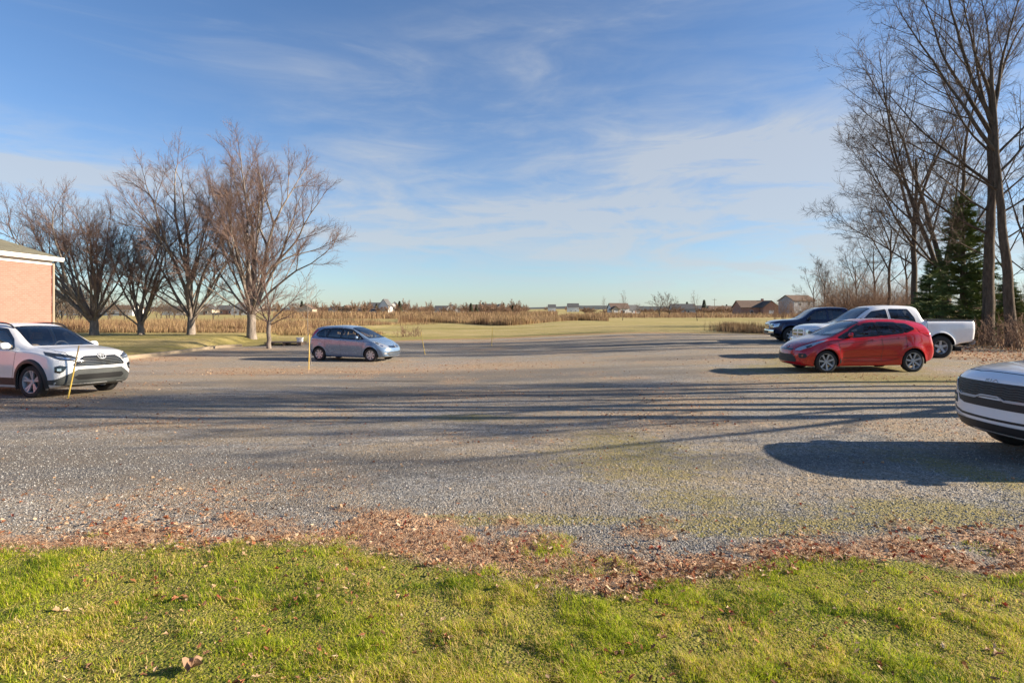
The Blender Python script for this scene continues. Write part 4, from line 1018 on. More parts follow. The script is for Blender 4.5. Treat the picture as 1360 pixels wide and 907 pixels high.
# ---------------------------------------------------------------- scatter: blades, leaves, stones
def blade_mesh(name, P, hgt, wid, lean, az, mats, midx, bend=.5):
    """P (n,3) roots; two-segment blades: 5 verts, 1 quad + 1 tri"""
    n = len(P); ca, sa = np.cos(az), np.sin(az)
    side = np.stack([-sa, ca, np.zeros(n)], 1); fw = np.stack([ca, sa, np.zeros(n)], 1)
    up = np.array([0, 0, 1.0])
    a = P - side * wid[:, None] * .5; b = P + side * wid[:, None] * .5
    mid = P + up * (hgt * .55)[:, None] + fw * (lean * hgt * .3)[:, None]
    c = mid - side * wid[:, None] * .36; d = mid + side * wid[:, None] * .36
    t = P + up * (hgt * (1 - .25 * lean))[:, None] + fw * (lean * hgt)[:, None]
    V = np.stack([a, b, d, c, t], 1).reshape(-1, 3)
    o = (np.arange(n) * 5)[:, None]
    quads = o + np.array([[0, 1, 2, 3]]); tris = o + np.array([[3, 2, 4]])
    return fast_mesh(name, V, [quads, tris], mat_idx=np.concatenate([midx, midx]), mats=mats)
def ground_z(X, Y):
    lw_, bd_, _, _, _ = masks_fast(X, Y)
    return terrain(X, Y) + (lw_ * .03 + bd_ * .015) * (fbm(X, Y, .45, 5) * 1.6 - .3)
def masks_fast(X, Y):
    w = .13 * (fbm(X, Y, .5, 3) - .5) * 2 + .10 * (fbm(X, Y, .17, 13) - .5)
    lawn = 1 - ss(-.13, .13, Y - lin(GE, X) + w)
    band = ss(-.18, .06, Y - lin(GE, X) + w) * (1 - ss(-.50, .45, Y - lin(BE, X) + 3.2 * w + 1.1 * (fbm(X, Y, .28, 23) - .5)))
    return lawn, band, 0, 0, 0
def leafy(name, c, trans=.35, var=.25, scale=30):
    m = NT(name, .65, spec=.25); f = m.noise(scale, 3, .6)
    cc = m.mix(f, tuple(x * (1 - var) for x in c), tuple(min(1, x * (1 + var)) for x in c)); m.col(cc)
    tr = m.n('ShaderNodeBsdfTranslucent'); m.l(cc, tr.inputs['Color']); mx = m.n('ShaderNodeMixShader'); mx.inputs[0].default_value = trans
    m.l(m.b.outputs[0], mx.inputs[1]); m.l(tr.outputs[0], mx.inputs[2]); m.l(mx.outputs[0], m.t.nodes['Material Output'].inputs['Surface'])
    return m.m
def wedge_points(n, y0, y1, margin=1.3, rng=rngN, power=1.0):
    """random points over the ground wedge the camera sees, denser when near"""
    Y = y0 + (y1 - y0) * rng.random(n) ** power; hw = .90 * Y + margin
    return (rng.random(n) * 2 - 1) * hw, Y
GREENS = [leafy('grass_green', (.27, .36, .018), .5), leafy('grass_deep', (.08, .15, .010), .45), leafy('grass_yellow', (.56, .52, .04), .45), leafy('grass_straw', (.66, .49, .19), .4), leafy('grass_lime', (.46, .51, .03), .5)]
def make_lawn():
    n = 470000
    X, Y = wedge_points(n, 2.2, 4.15)
    lw_, bd_, *_ = masks_fast(X, Y)
    pn = fbm(X, Y, .35, 41); pn2 = fbm(X, Y, 1.1, 45)
    spill = (rngN.random(n) < .35 * (fbm(X, Y, .3, 91) > .60)) & (Y < lin(BE, X) + .2)
    keep = ((rngN.random(n) < lw_ * (.30 + .70 * ss(.32, .58, pn))) | spill)
    X, Y, pn, pn2 = X[keep], Y[keep], pn[keep], pn2[keep]; n = len(X)
    P = np.stack([X, Y, ground_z(X, Y) - .004], 1)
    tuft = fbm(X, Y, .16, 51)
    h = (.012 + .034 * ss(.38, .72, tuft) * (.35 + 1.0 * pn2)) * (.6 + .8 * rngN.random(n))
    wd = .0020 + .0018 * rngN.random(n)
    r = rngN.random(n); dry = ss(.46, .64, fbm(X, Y, .45, 61)); drk = ss(.52, .66, fbm(X, Y, .3, 67))
    mi = np.where(r < .26 - .12 * dry, 0, np.where(r < .38 - .14 * dry, 1, np.where(r < .68 - .12 * dry, 4, np.where(r < .88 - .06 * dry, 2, 3))))
    mi = np.where((r > .60) & (r < .60 + .25 * (1 - dry)) & (tuft > .5), 4, mi)
    mi = np.where((rngN.random(n) < .45 * drk), 1, mi); mi = np.where((rngN.random(n) < .26 * dry), 3, mi)
    lean = .25 + 1.0 * rngN.random(n); az = rngN.random(n) * 2 * np.pi
    o = link_obj('grass', blade_mesh('grass', P, h, wd, lean, az, GREENS, mi)); tag(o, kind='stuff', label='short green and yellowing lawn grass in the foreground', cat='grass')
make_lawn()
def leaf_shapes(P, size, tilt, az, curl, rng, kind=0):
    """dry leaves: 8-point lobed outline folded along the midrib"""
    n = len(P)
    base = np.array([(-1, 0), (-.55, .38), (-.25, .30), (.1, .62), (.35, .28), (1, 0), (.35, -.28), (.1, -.62), (-.25, -.30), (-.55, -.38)])
    jit = 1 + .3 * (rng.random((n, 10, 1)) - .5); B_ = base[None] * jit
    z = np.abs(B_[:, :, 1]) * curl[:, None] + (B_[:, :, 0] ** 2) * curl[:, None] * .5 * rng.choice([-1, 1], n)[:, None]
    L = np.concatenate([B_, z[:, :, None]], 2) * size[:, None, None]
    ct, st = np.cos(tilt), np.sin(tilt)
    x = L[:, :, 0] * ct[:, None] + L[:, :, 2] * st[:, None]; zz = -L[:, :, 0] * st[:, None] + L[:, :, 2] * ct[:, None]
    ca, sa = np.cos(az)[:, None], np.sin(az)[:, None]
    V = np.stack([x * ca - L[:, :, 1] * sa, x * sa + L[:, :, 1] * ca, zz], 2) + P[:, None, :]
    o = (np.arange(n) * 10)[:, None]
    up = o + np.array([[0, 5, 4, 3, 2, 1]]); dn = o + np.array([[0, 9, 8, 7, 6, 5]])
    return V.reshape(-1, 3), np.concatenate([up, dn])
DEAD = [leafy('leaf_tan', (.48, .32, .19), .2), leafy('leaf_brown', (.21, .105, .055), .2), leafy('leaf_rust', (.36, .14, .065), .25), leafy('leaf_pale', (.62, .47, .32), .2), leafy('leaf_red', (.26, .05, .03), .2)]
def make_litter():
    Vs = []; Fs = []; Ms = []; base = 0
    def put(X, Y, size, lift, tiltk=.8, pm=(.3, .3, .2, .14, .06)):
        nonlocal base
        n = len(X)
        if not n: return
        P = np.stack([X, Y, ground_z(X, Y) + lift], 1)
        V, F = leaf_shapes(P, size, (rngN.random(n) - .5) * 2 * tiltk, rngN.random(n) * 6.28, .2 + .9 * rngN.random(n), rngN)
        mi = rngN.choice(5, n, p=pm); Vs.append(V); Fs.append(F + base); Ms.append(np.concatenate([mi, mi])); base += len(V)
    n = 34000; X, Y = wedge_points(n, 3.0, 5.0); _, bd_, *_ = masks_fast(X, Y)
    big = ss(-.3, .5, X) * .6 + .4
    k = rngN.random(n) < bd_ * (.35 + .65 * ss(.35, .6, fbm(X, Y, .5, 71))) * big; X, Y = X[k], Y[k]
    put(X, Y, .007 + .019 * rngN.random(len(X)) ** 1.8, .008 + .02 * rngN.random(len(X)))
    n = 2500; X, Y = wedge_points(n, 2.3, 4.0); lw_, *_ = masks_fast(X, Y); k = (rngN.random(n) < lw_) & (fbm(X, Y, .8, 83) > .42); X, Y = X[k], Y[k]
    put(X, Y, .006 + .017 * rngN.random(len(X)) ** 2.2, .008 + .016 * rngN.random(len(X)), pm=(.28, .36, .26, .05, .05))
    n = 60000; X, Y = wedge_points(n, 4.2, 26, power=1.5)
    lf_ = masks(X, Y)[2]; k = (rngN.random(n) < .02 + .75 * lf_ ** 1.3) & inside(LOT, X, Y); X, Y = X[k], Y[k]
    put(X, Y, (.006 + .012 * rngN.random(len(X))) * (1 + .04 * Y), .006 + .006 * rngN.random(len(X)), .5)
    n = 16000; X = 14 + 16 * rngN.random(n); Y = 8 + 34 * rngN.random(n); k = rngN.random(n) < ss(14, 19, X + .25 * (20 - Y)); X, Y = X[k], Y[k]
    put(X, Y, .03 + .03 * rngN.random(len(X)), .02 + .02 * rngN.random(len(X)), .6)
    o = link_obj('leaf_litter', fast_mesh('leaf_litter', np.concatenate(Vs), np.concatenate(Fs), mats=DEAD, mat_idx=np.concatenate(Ms)))
    tag(o, kind='stuff', label='dead brown leaves scattered over lawn edge and gravel', cat='leaves')
make_litter()
def make_straw():
    n = 165000; X, Y = wedge_points(n, 3.1, 5.2); _, bd_, *_ = masks_fast(X, Y)
    pn = fbm(X, Y, .4, 101); k = rngN.random(n) < bd_ * ss(.25, .6, pn) * (1 - .1 * ss(-.5, 1.2, X)); X, Y = X[k], Y[k]
    n2 = 5000; X2, Y2 = wedge_points(n2, 2.3, 3.9); lw_, *_ = masks_fast(X2, Y2); k = rngN.random(n2) < lw_ * .8 * ss(.5, .75, fbm(X2, Y2, .5, 61)); X = np.concatenate([X, X2[k]]); Y = np.concatenate([Y, Y2[k]])
    n3 = 9000; X3, Y3 = wedge_points(n3, 4.5, 16, power=1.6); k = rngN.random(n3) < .08 + .5 * masks(X3, Y3)[2]; X = np.concatenate([X, X3[k]]); Y = np.concatenate([Y, Y3[k]])
    n = len(X); P = np.stack([X, Y, ground_z(X, Y) + .002], 1)
    h = .010 + .026 * rngN.random(n); lean = 1.0 + 3.2 * rngN.random(n); wd = .002 + .0022 * rngN.random(n)
    mi = rngN.choice(4, n, p=[.42, .2, .1, .28])
    me = blade_mesh('dry_grass', P, h * .7, wd, lean, rngN.random(n) * 6.28, DEAD[:4], mi)
    tag(link_obj('dry_grass', me), kind='stuff', label='flattened dry straw along the edge of the gravel', cat='dry grass')
make_straw()
def make_stones():
    n = 110000; X, Y = wedge_points(n, 3.9, 13, power=1.9)
    lw_, bd_, *_ = masks_fast(X, Y); k = (rngN.random(n) > bd_ * .93) & (lw_ < .1); X, Y = X[k], Y[k]; n = len(X)
    s = (.003 + .0065 * rngN.random(n) ** 2.4) * (1 + .02 * Y)
    oc = np.array([(1, 0, 0), (-1, 0, 0), (0, 1, 0), (0, -1, 0), (0, 0, 1), (0, 0, -.6)], float)
    V = oc[None] * (1 + .7 * (rngN.random((n, 6, 1)) - .5)) * s[:, None, None]; V[:, :, 2] *= .75
    a = rngN.random(n) * 6.28; ca, sa = np.cos(a)[:, None], np.sin(a)[:, None]
    x = V[:, :, 0] * ca - V[:, :, 1] * sa; y = V[:, :, 0] * sa + V[:, :, 1] * ca
    z0 = terrain(X, Y) + .012 * (fbm(X, Y, .9, 77) - .5) + s * .15
    V = np.stack([x + X[:, None], y + Y[:, None], V[:, :, 2] + z0[:, None]], 2).reshape(-1, 3)
    o = (np.arange(n) * 6)[:, None]; T = np.array([(0, 2, 4), (2, 1, 4), (1, 3, 4), (3, 0, 4), (2, 0, 5), (1, 2, 5), (3, 1, 5), (0, 3, 5)])
    F = (o[:, None, :] + T[None]).reshape(-1, 3)
    mats = [simple('stone_grey', (.26, .25, .23), .9, var=.3, scale=3), simple('stone_dark', (.12, .115, .105), .9, var=.3, scale=3), simple('stone_pale', (.38, .365, .34), .9, var=.2, scale=3)]
    mi = np.repeat(rngN.choice(3, n, p=[.5, .36, .14]), 8)
    tag(link_obj('gravel', fast_mesh('gravel', V, F, mats=mats, mat_idx=mi)), kind='stuff', label='loose grey crushed stone covering the parking lot', cat='gravel')
make_stones()
# dry reeds beyond the lot
REED = [leafy('reed_tan', (.27, .18, .095), .25, scale=1.5), leafy('reed_brown', (.16, .085, .05), .25, scale=1.5), leafy('reed_gold', (.36, .25, .12), .25, scale=1.5)]
def reeds(name, n, region, hgt, wid, label, pm=(.5, .25, .25), seed=1):
    r = np.random.default_rng(seed); X, Y = region(r, n); n = len(X)
    P = np.stack([X, Y, terrain(X, Y) - .05], 1); pn = fbm(X, Y, 9.0, seed + 200)
    h = hgt * (.40 + .65 * r.random(n)) * (.35 + .95 * ss(.2, .8, fbm(X, Y, 5.0, seed + 300))); wd = wid * (.6 + .8 * r.random(n))
    mi = np.where(r.random(n) < .45, np.where(pn > .52, 0, np.where(pn > .40, 2, 1)), r.choice(3, n, p=pm))
    me = blade_mesh(name, P, h, wd, .05 + .30 * r.random(n), r.random(n) * 6.28, REED, mi)
    return tag(link_obj(name, me), kind='stuff', label=label, cat='reeds')
def reg_left(r, n):        # behind the row of maples
    Y = 47 + 50 * r.random(n) ** 1.4; t = r.random(n); X = Y * (-.90 + .78 * t); k = X < -Y * np.interp(Y, [47, 70, 97], [.42, .30, .12]); return X[k], Y[k]
def reg_mid(r, n):
    t = r.random(n); Y = 96 + 50 * r.random(n) ** 1.3 + 12 * np.sin(t * 9); X = Y * (-.2 + .37 * t); return X, Y
reeds('tall_reeds', 70000, reg_left, 1.10, .030, 'tall tan reeds in a band behind the bare maples')
reeds('marsh_reeds', 50000, reg_mid, 1.5, .05, 'brown and tan reeds along far side of the green field', seed=2)
def reg_r(r, n):
    c = [(at(996, 442), .8, 1.0), (at(1014, 443), .6, .8), (at(1005, 440), 1.0, 1.0), (at(985, 440), .8, .5)]
    X = []; Y = []
    for p, sx, sy in c: k = n // 4; X.append(p.x + sx * r.normal(size=k)); Y.append(p.y + sy * r.normal(size=k) + 2)
    return np.concatenate(X), np.concatenate(Y)
reeds('dry_tall_grass', 4500, reg_r, .95, .03, 'clumps of golden dry grass at the lot edge before the navy pickup', seed=3)
def reg_w(r, n):
    Y = 14 + 30 * r.random(n); X = 20.5 + 14 * r.random(n) ** 1.2 - .12 * np.abs(Y - 24); k = X > 20.5 - .14 * (Y - 24); k &= (X / Y > .805) | (Y > 33); return X[k], Y[k]
reeds('woodland_grass', 15000, reg_w, .42, .014, 'dry brown grass and weeds under the trees at right', seed=4)
def reg_l(r, n):
    X = -38 + 27 * r.random(n); Y = 42 + 8 * r.random(n); return X, Y
reeds('meadow_grass', 16000, reg_l, .55, .03, 'pale dry grass round the feet of the maples', seed=6)

def reg_s1(r, n): Y = 150 + 180 * r.random(n); X = Y * (-.42 + .50 * r.random(n)); return X, Y
def reg_s2(r, n): Y = 150 + 150 * r.random(n); X = Y * (.13 + .48 * r.random(n)); k = (X / Y > .17) | (Y > 200); return X[k], Y[k]
reeds('scrub', 46000, reg_s1, 2.3, .10, 'brown scrub and rank growth in front of the far village', pm=(.3, .6, .1), seed=12)
reeds('field_scrub', 30000, reg_s2, 1.7, .09, 'brown scrub in front of the brick bungalow and the tree pair', pm=(.3, .6, .1), seed=13)
# ---------------------------------------------------------------- bare trees
def bark(name, c, c2, warm=None):
    m = NT(name, .9, spec=.15)
    f = m.noise(2.2, 5, .7, sc=(4, 4, 1)); m.col(m.ramp(f, [(.3, c), (.7, c2)]))
    m.bump(m.noise(9, 5, .7, sc=(4, 4, .8)), .8, .03); return m.m
BARK = bark('maple_bark', (.11, .09, .075), (.33, .28, .235))
TWIG = bark('maple_twigs', (.14, .09, .073), (.26, .175, .14))
BARK2 = bark('ash_bark', (.045, .035, .025), (.15, .115, .085))
TWIG2 = bark('ash_twigs', (.06, .045, .035), (.15, .11, .085))
BRUSH = bark('brush_twigs', (.14, .085, .055), (.30, .20, .14))
def tubes(polys, nside):
    """polys: list of (points (k,3), radii (k)); one tube each"""
    Vs = []; Fs = []; base = 0
    ang = np.arange(nside) * 2 * np.pi / nside; ca, sa = np.cos(ang), np.sin(ang)
    groups = {}
    for P, r in polys: groups.setdefault(len(P), []).append((P, r))
    for k, g in groups.items():
        P = np.array([a for a, _ in g], float); r = np.array([b for _, b in g], float)
        T = np.gradient(P, axis=1) if k > 2 else np.repeat((P[:, 1:] - P[:, :1]), 2, axis=1)
        T /= np.linalg.norm(T, axis=2, keepdims=True) + 1e-9
        ref = np.where(np.abs(T[:, :, 2:3]) < .9, np.array([0, 0, 1.0]), np.array([1.0, 0, 0]))
        ref[:, :, :] = ref[:, :1, :]
        U = np.cross(T, ref); U /= np.linalg.norm(U, axis=2, keepdims=True) + 1e-9; W = np.cross(U, T)
        V = P[:, :, None, :] + (U[:, :, None, :] * ca[None, None, :, None] + W[:, :, None, :] * sa[None, None, :, None]) * r[:, :, None, None]
        m = len(g); V = V.reshape(-1, 3)
        a = (np.arange(m) * k * nside)[:, None, None] + (np.arange(k - 1) * nside)[None, :, None]
        i = np.arange(nside)[None, None, :]; j = (np.arange(nside) + 1) % nside; j = j[None, None, :]
        F = np.stack([a + i, a + j, a + nside + j, a + nside + i], -1).reshape(-1, 4)
        Vs.append(V); Fs.append(F + base); base += len(V)
    return np.concatenate(Vs), np.concatenate(Fs)
def rot_about(d, ang, phi):
    """unit vector at angle ang from d, at azimuth phi round it"""
    ref = np.array([0, 0, 1.0]) if abs(d[2]) < .9 else np.array([1.0, 0, 0])
    u = np.cross(d, ref); u /= np.linalg.norm(u); w = np.cross(u, d)
    return d * math.cos(ang) + (u * math.cos(phi) + w * math.sin(phi)) * math.sin(ang)
class Grower:
    """levels: dicts with n, ang, ratio, seg, wob, trop, start"""
    def __init__(s, seed, levels, rmin=.006): s.r = np.random.default_rng(seed); s.lv = levels; s.out = [[] for _ in range(len(levels) + 2)]; s.rmin = rmin
    def grow(s, p, d, L, r, l, end=.25):
        q = s.lv[l]; R_ = s.r; k = q['seg']; st = L / k
        pts = [p]; dirs = [d]
        for i in range(k):
            d = d + R_.normal(size=3) * q['wob']; d[2] += q['trop']; d = d / np.linalg.norm(d); p = p + d * st; pts.append(p); dirs.append(d)
        rad = np.maximum(s.rmin * (.7 if l >= len(s.lv) - 1 else 1), r * (1 - (1 - end) * (np.linspace(0, 1, k + 1) ** .9)))
        s.out[l].append((np.array(pts), rad))
        if l + 1 >= len(s.lv): return
        c = s.lv[l + 1]; n = c['n'] if l > 0 or 'n0' not in c else c['n0']
        n = max(1, int(round(n * (.55 + .45 * min(1.5, L / q.get('ref', L))) * R_.uniform(.8, 1.2))))
        phi = R_.uniform(0, 6.28)
        for i in range(n):
            t = q['start'] + (1 - q['start']) * ((i + R_.uniform(.1, .9)) / n)
            x = t * k; i0 = min(k - 1, int(x)); f = x - i0
            pp = pts[i0] * (1 - f) + pts[i0 + 1] * f; rr = rad[i0] * (1 - f) + rad[i0 + 1] * f
            phi += 2.4 + R_.uniform(-.5, .5)
            dd = rot_about(dirs[i0], R(R_.uniform(*c['ang'])), phi)
            if 'flat' in c: dd[2] = dd[2] * c['flat'] + c.get('lift', 0); dd /= np.linalg.norm(dd)
            LL = L * R_.uniform(*c['ratio']) * (1 - c.get('fall', .45) * (t - q['start']) / (1 - q['start'] + 1e-6))
            s.grow(pp, dd, LL, min(rr * .72, max(s.rmin, LL * c.get('thick', .012))), l + 1)
def twigs(G, src, n, L, ang=(20, 50), r=.0055, t0=.1, lift=.15):
    """fine twigs on every branch of the given levels, in one batch"""
    res = []
    for l in src:
        grp = {}
        for P, rd in G.out[l]: grp.setdefault(len(P), []).append(P)
        for k1, ps in grp.items():
            P = np.array(ps); m, k1, _ = P.shape; P = np.repeat(P, n, 0); M_ = len(P); rg = G.r
            t = (t0 + (1 - t0) * ((np.tile(np.arange(n), m) + rg.random(M_)) / n)) * (k1 - 1); i0 = np.minimum(t.astype(int), k1 - 2); f = (t - i0)[:, None]; ix = np.arange(M_)
            a = P[ix, i0]; b = P[ix, i0 + 1]; p = a + (b - a) * f; d = b - a; d /= np.linalg.norm(d, axis=1, keepdims=True) + 1e-9
            q = rg.normal(size=(M_, 3)); q -= d * (q * d).sum(1, keepdims=True); q /= np.linalg.norm(q, axis=1, keepdims=True) + 1e-9
            an = np.radians(rg.uniform(ang[0], ang[1], M_))[:, None]; e = d * np.cos(an) + q * np.sin(an); e[:, 2] += lift; e /= np.linalg.norm(e, axis=1, keepdims=True)
            ln = rg.uniform(L[0], L[1], M_)[:, None]; mid = p + e * ln * .5; e2 = e + rg.normal(size=(M_, 3)) * .18; e2[:, 2] += lift * .5; e2 /= np.linalg.norm(e2, axis=1, keepdims=True)
            pts = np.stack([p, mid, mid + e2 * ln * .5], 1); res += list(zip(pts, np.broadcast_to(np.array([r, r * .8, r * .45]), (M_, 3))))
    G.out.append(res)
def tree_obj(name, G, parent_label, cat, barkm, twigm, loc, rz=0, trunk_lv=0, group=None, sides=(12, 8, 5, 3, 3, 3), partnames=('trunk', 'crown'), scale=1.0):
    root = thing(name, parent_label, cat, loc, rz, group)
    tr = []; cr = []
    for l, g in enumerate(G.out):
        if not g: continue
        v, f = tubes(g, sides[min(l, len(sides) - 1)])
        (tr if l <= trunk_lv else cr).append((v, f, l))
    for nm, lst in zip(partnames, (tr, cr)):
        if not lst: continue
        V = []; F = []; mi = []; b = 0
        for v, f, l in lst: V.append(v); F.append(f + b); b += len(v); mi.append(np.full(len(f), 0 if l <= 2 else 1))
        o = link_obj(nm, fast_mesh(nm, np.concatenate(V), np.concatenate(F), smooth=True, mats=[barkm, twigm], mat_idx=np.concatenate(mi)), root)
    if scale != 1.0: root.scale = (scale,) * 3
    return root
UPZ = np.array([0, 0, 1.0])
def flare_trunk(G, h, r, lean=(0, 0), base=1.35):
    k = 8; pts = []; rad = []
    for i in range(k + 1):
        t = i / k; pts.append(np.array([lean[0] * t, lean[1] * t, -.15 + (h + .15) * t]) + G.r.normal(size=3) * [.015, .015, 0]); rad.append(r * (1 + (base - 1) * math.exp(-t * h / .28)) * (1 - .10 * t))
    G.out[0].append((np.array(pts), np.array(rad))); return pts[-1], rad[-1]
def maple(seed, limbs, hfork, r, n2=11, n3=6, n4=4, n5=2, thin=.66, rmin=.0062):
    """limbs: list of (azimuth deg, angle from vertical deg, length, radius)"""
    lv = [dict(seg=1, wob=0, trop=0, start=0, n=0),
          dict(seg=14, wob=.035, trop=.018, start=.14, n=0, ref=1),
          dict(seg=8, wob=.04, trop=.03, start=.08, n=n2, ang=(16, 34), ratio=(.24, .40), fall=.35, thick=.011),
          dict(seg=5, wob=.05, trop=.03, start=.1, n=n3, ang=(20, 40), ratio=(.30, .50), fall=.3, thick=.011),
          dict(seg=3, wob=.06, trop=.03, start=.1, n=n4, ang=(20, 42), ratio=(.35, .6), fall=.3, thick=.011),
          ]
    for d in lv: d.pop('ref', None)
    G = Grower(seed, lv, rmin)
    top, rt = flare_trunk(G, hfork, r)
    for az, an, L, rr in limbs:
        a = R(an); z = R(az); d = np.array([math.sin(a) * math.cos(z), math.sin(a) * math.sin(z), math.cos(a)])
        G.grow(top - UPZ * G.r.uniform(.1, .45), d, L, rr * thin, 1, .10)
    if n5: twigs(G, [4], n5, (.22, .55)); twigs(G, [3], n5 + 2, (.3, .8)); twigs(G, [2], n5 + 4, (.3, .9))
    return G
class Forker:
    """crown that forks again and again, as a maple does"""
    def __init__(s, seed, k=.0076, stop=.45, rmin=.005, ang=(22, 38), trop=.09): s.r = np.random.default_rng(seed); s.out = [[] for _ in range(6)]; s.k = k; s.stop = stop; s.rmin = rmin; s.ang = ang; s.trop = trop
    def rad(s, m): return max(s.rmin, s.k * m ** 1.18)
    def go(s, p, d, rem, r0=None):
        if rem < s.stop: return
        R_ = s.r; L = min(rem, max(.30, rem * R_.uniform(.15, .24))); r0 = r0 or s.rad(rem); nxt = rem - L; r1 = s.rad(max(nxt, .2))
        d1 = d + R_.normal(size=3) * .055; d1[2] += s.trop * L * .35 / max(1, rem * .35); d1 /= np.linalg.norm(d1); d2 = d1 + R_.normal(size=3) * .055; d2[2] += s.trop * L * .35 / max(1, rem * .35); d2 /= np.linalg.norm(d2)
        q = p + d1 * L * .5; e = q + d2 * L * .5
        s.out[1 if rem > 6 else 2 if rem > 3 else 3 if rem > 1.3 else 4].append((np.array([p, q, e]), np.array([r0, (r0 + r1) / 2, r1])))
        a0 = R(R_.uniform(3, 11)); phi = R_.uniform(0, 6.28)
        s.go(e, rot_about(d2, a0, phi), nxt, r1)
        side = rot_about(d2, R(R_.uniform(*s.ang)), phi + 3.14 + R_.uniform(-.9, .9))
        f = nxt * R_.uniform(.55, .88) if rem > 2 else nxt * R_.uniform(.6, 1.0)
        s.go(e, side, f, min(r1 * .85, s.rad(f) * 1.1))
        if rem < 5 and R_.random() < .3: s.go(q, rot_about(d1, R(R_.uniform(30, 55)), R_.uniform(0, 6.28)), nxt * R_.uniform(.3, .6))
def forked(seed, limbs, hfork, r, k=.0076, tw=(3, 4), **kw):
    G = Forker(seed, k, **kw); top, rt = flare_trunk(G, hfork, r)
    for az, an, L, rr in limbs:
        a = R(an); z = R(az); d = np.array([math.sin(a) * math.cos(z), math.sin(a) * math.sin(z), math.cos(a)]); G.go(top - UPZ * G.r.uniform(.05, .4), d, L)
    if tw[0]: twigs(G, [4], tw[0], (.18, .45), (18, 42), .0048, lift=.12)
    if tw[1]: twigs(G, [3], tw[1], (.25, .7), (20, 45), .0052, lift=.12)
    return G
def tree_at(px, py, d): c = at(px, py) if d is None else col_at(px, d); return (c.x, c.y, c.z - .02)
MAPLES = 'row of bare maples on the raised lawn'
def ring_limbs(seed, top, side_l, side_r, r, rings=((4, 1), (14, 3), (26, 4), (40, 3), (56, 2)), depth=.8):
    """limbs filling a rounded crown: top height, reach to the left and right"""
    rg = random.Random(seed); out = []
    for an, n in rings:
        a0 = rg.uniform(0, 360)
        for i in range(n):
            az = a0 + 360 * i / n + rg.uniform(-30, 30); c = math.cos(R(az)); side = side_r if c > 0 else side_l
            reach = abs(c) * side + (1 - abs(c)) * side * depth; a = R(an + rg.uniform(-4, 4))
            L = 1 / math.sqrt((math.cos(a) / top) ** 2 + (math.sin(a) / (reach * 1.12)) ** 2) * rg.uniform(1.06, 1.24)
            out.append((az, math.degrees(a), L, r * (1.05 - .6 * an / 64) * rg.uniform(.85, 1.1)))
    return out
tree_obj('maple_tree', forked(11, ring_limbs(1, 8.6, 8.8, 4.4, .14) + [(182, 42, 12.5, .1), (176, 52, 11.0, .1), (188, 32, 11.5, .1)], 1.15, .26),
    'broad bare maple nearest the brick building, its thick limbs reaching far to the left', 'tree', BARK, TWIG, tree_at(125, 445, 38), group=MAPLES)
tree_obj('maple_tree', forked(22, ring_limbs(2, 9.2, 3.6, 3.6, .12, ((5, 1), (14, 3), (26, 4), (42, 3))), .85, .20),
    'slim bare maple with a low fork, second from the brick building', 'tree', BARK, TWIG, tree_at(187, 443, 39), group=MAPLES)
tree_obj('maple_tree', forked(33, ring_limbs(3, 11.9, 4.8, 4.4, .15), 1.25, .25),
    'bare maple with many steep limbs from a dark trunk, third from the brick building', 'tree', BARK, TWIG, tree_at(254, 443, 39), group=MAPLES)
tree_obj('maple_tree', forked(44, ring_limbs(4, 11.6, 4.4, 6.2, .17, ((4, 2), (14, 4), (27, 5), (42, 4), (60, 3))), 1.8, .29),
    'tallest bare maple with a round full crown and a pale grey trunk', 'tree', BARK, TWIG, tree_at(334, 444, 38), group=MAPLES)
def small_tree(seed, h, r, n1=9, spread=(30, 50), n2=6, n3=5):
    lv = [dict(seg=10, wob=.03, trop=.02, start=.25, n=0), dict(seg=7, wob=.06, trop=.05, start=.2, n=n1, ang=spread, ratio=(.38, .55), fall=.5, thick=.014),
          dict(seg=5, wob=.08, trop=.03, start=.15, n=n2, ang=(25, 45), ratio=(.35, .5), fall=.4, thick=.012), dict(seg=3, wob=.1, trop=.02, start=.1, n=n3, ang=(25, 50), ratio=(.4, .6), fall=.3, thick=.012),
          dict(seg=2, wob=.1, trop=.02, start=.1, n=3, ang=(25, 50), ratio=(.4, .6), fall=.3, thick=.012)]
    G = Grower(seed, lv, .006); G.grow(np.array([0, 0, -.1]), UPZ.copy(), h, r, 0, .15); return G
tree_obj('young_tree', forked(5, [(90, 4, 4.6, 0), (185, 34, 3.4, 0), (10, 40, 3.6, 0), (280, 30, 3.2, 0), (350, 66, 2.6, 0), (190, 62, 2.4, 0)], 1.6, .12, .0135), 'small bare tree with dark trunk in front of the tallest maple', 'tree', BARK, TWIG, tree_at(357, 452, 32.5))
def sapling(seed, h):
    lv = [dict(seg=10, wob=.03, trop=.02, start=.5, n=0), dict(seg=5, wob=.08, trop=.03, start=.2, n=13, ang=(35, 65), ratio=(.20, .34), fall=.3, thick=.008), dict(seg=3, wob=.1, trop=.02, start=.1, n=6, ang=(30, 60), ratio=(.3, .5), fall=.3, thick=.01)]
    G = Grower(seed, lv, .0055); G.grow(np.array([0, 0, -.1]), UPZ.copy(), h, .022, 0, .2); return G
c_ = col_at(413, 22.6)
tree_obj('sapling', sapling(8, 3.6), 'thin sapling with reddish twigs behind the upright yellow stake', 'sapling', BARK, TWIG, (c_.x, c_.y, c_.z))

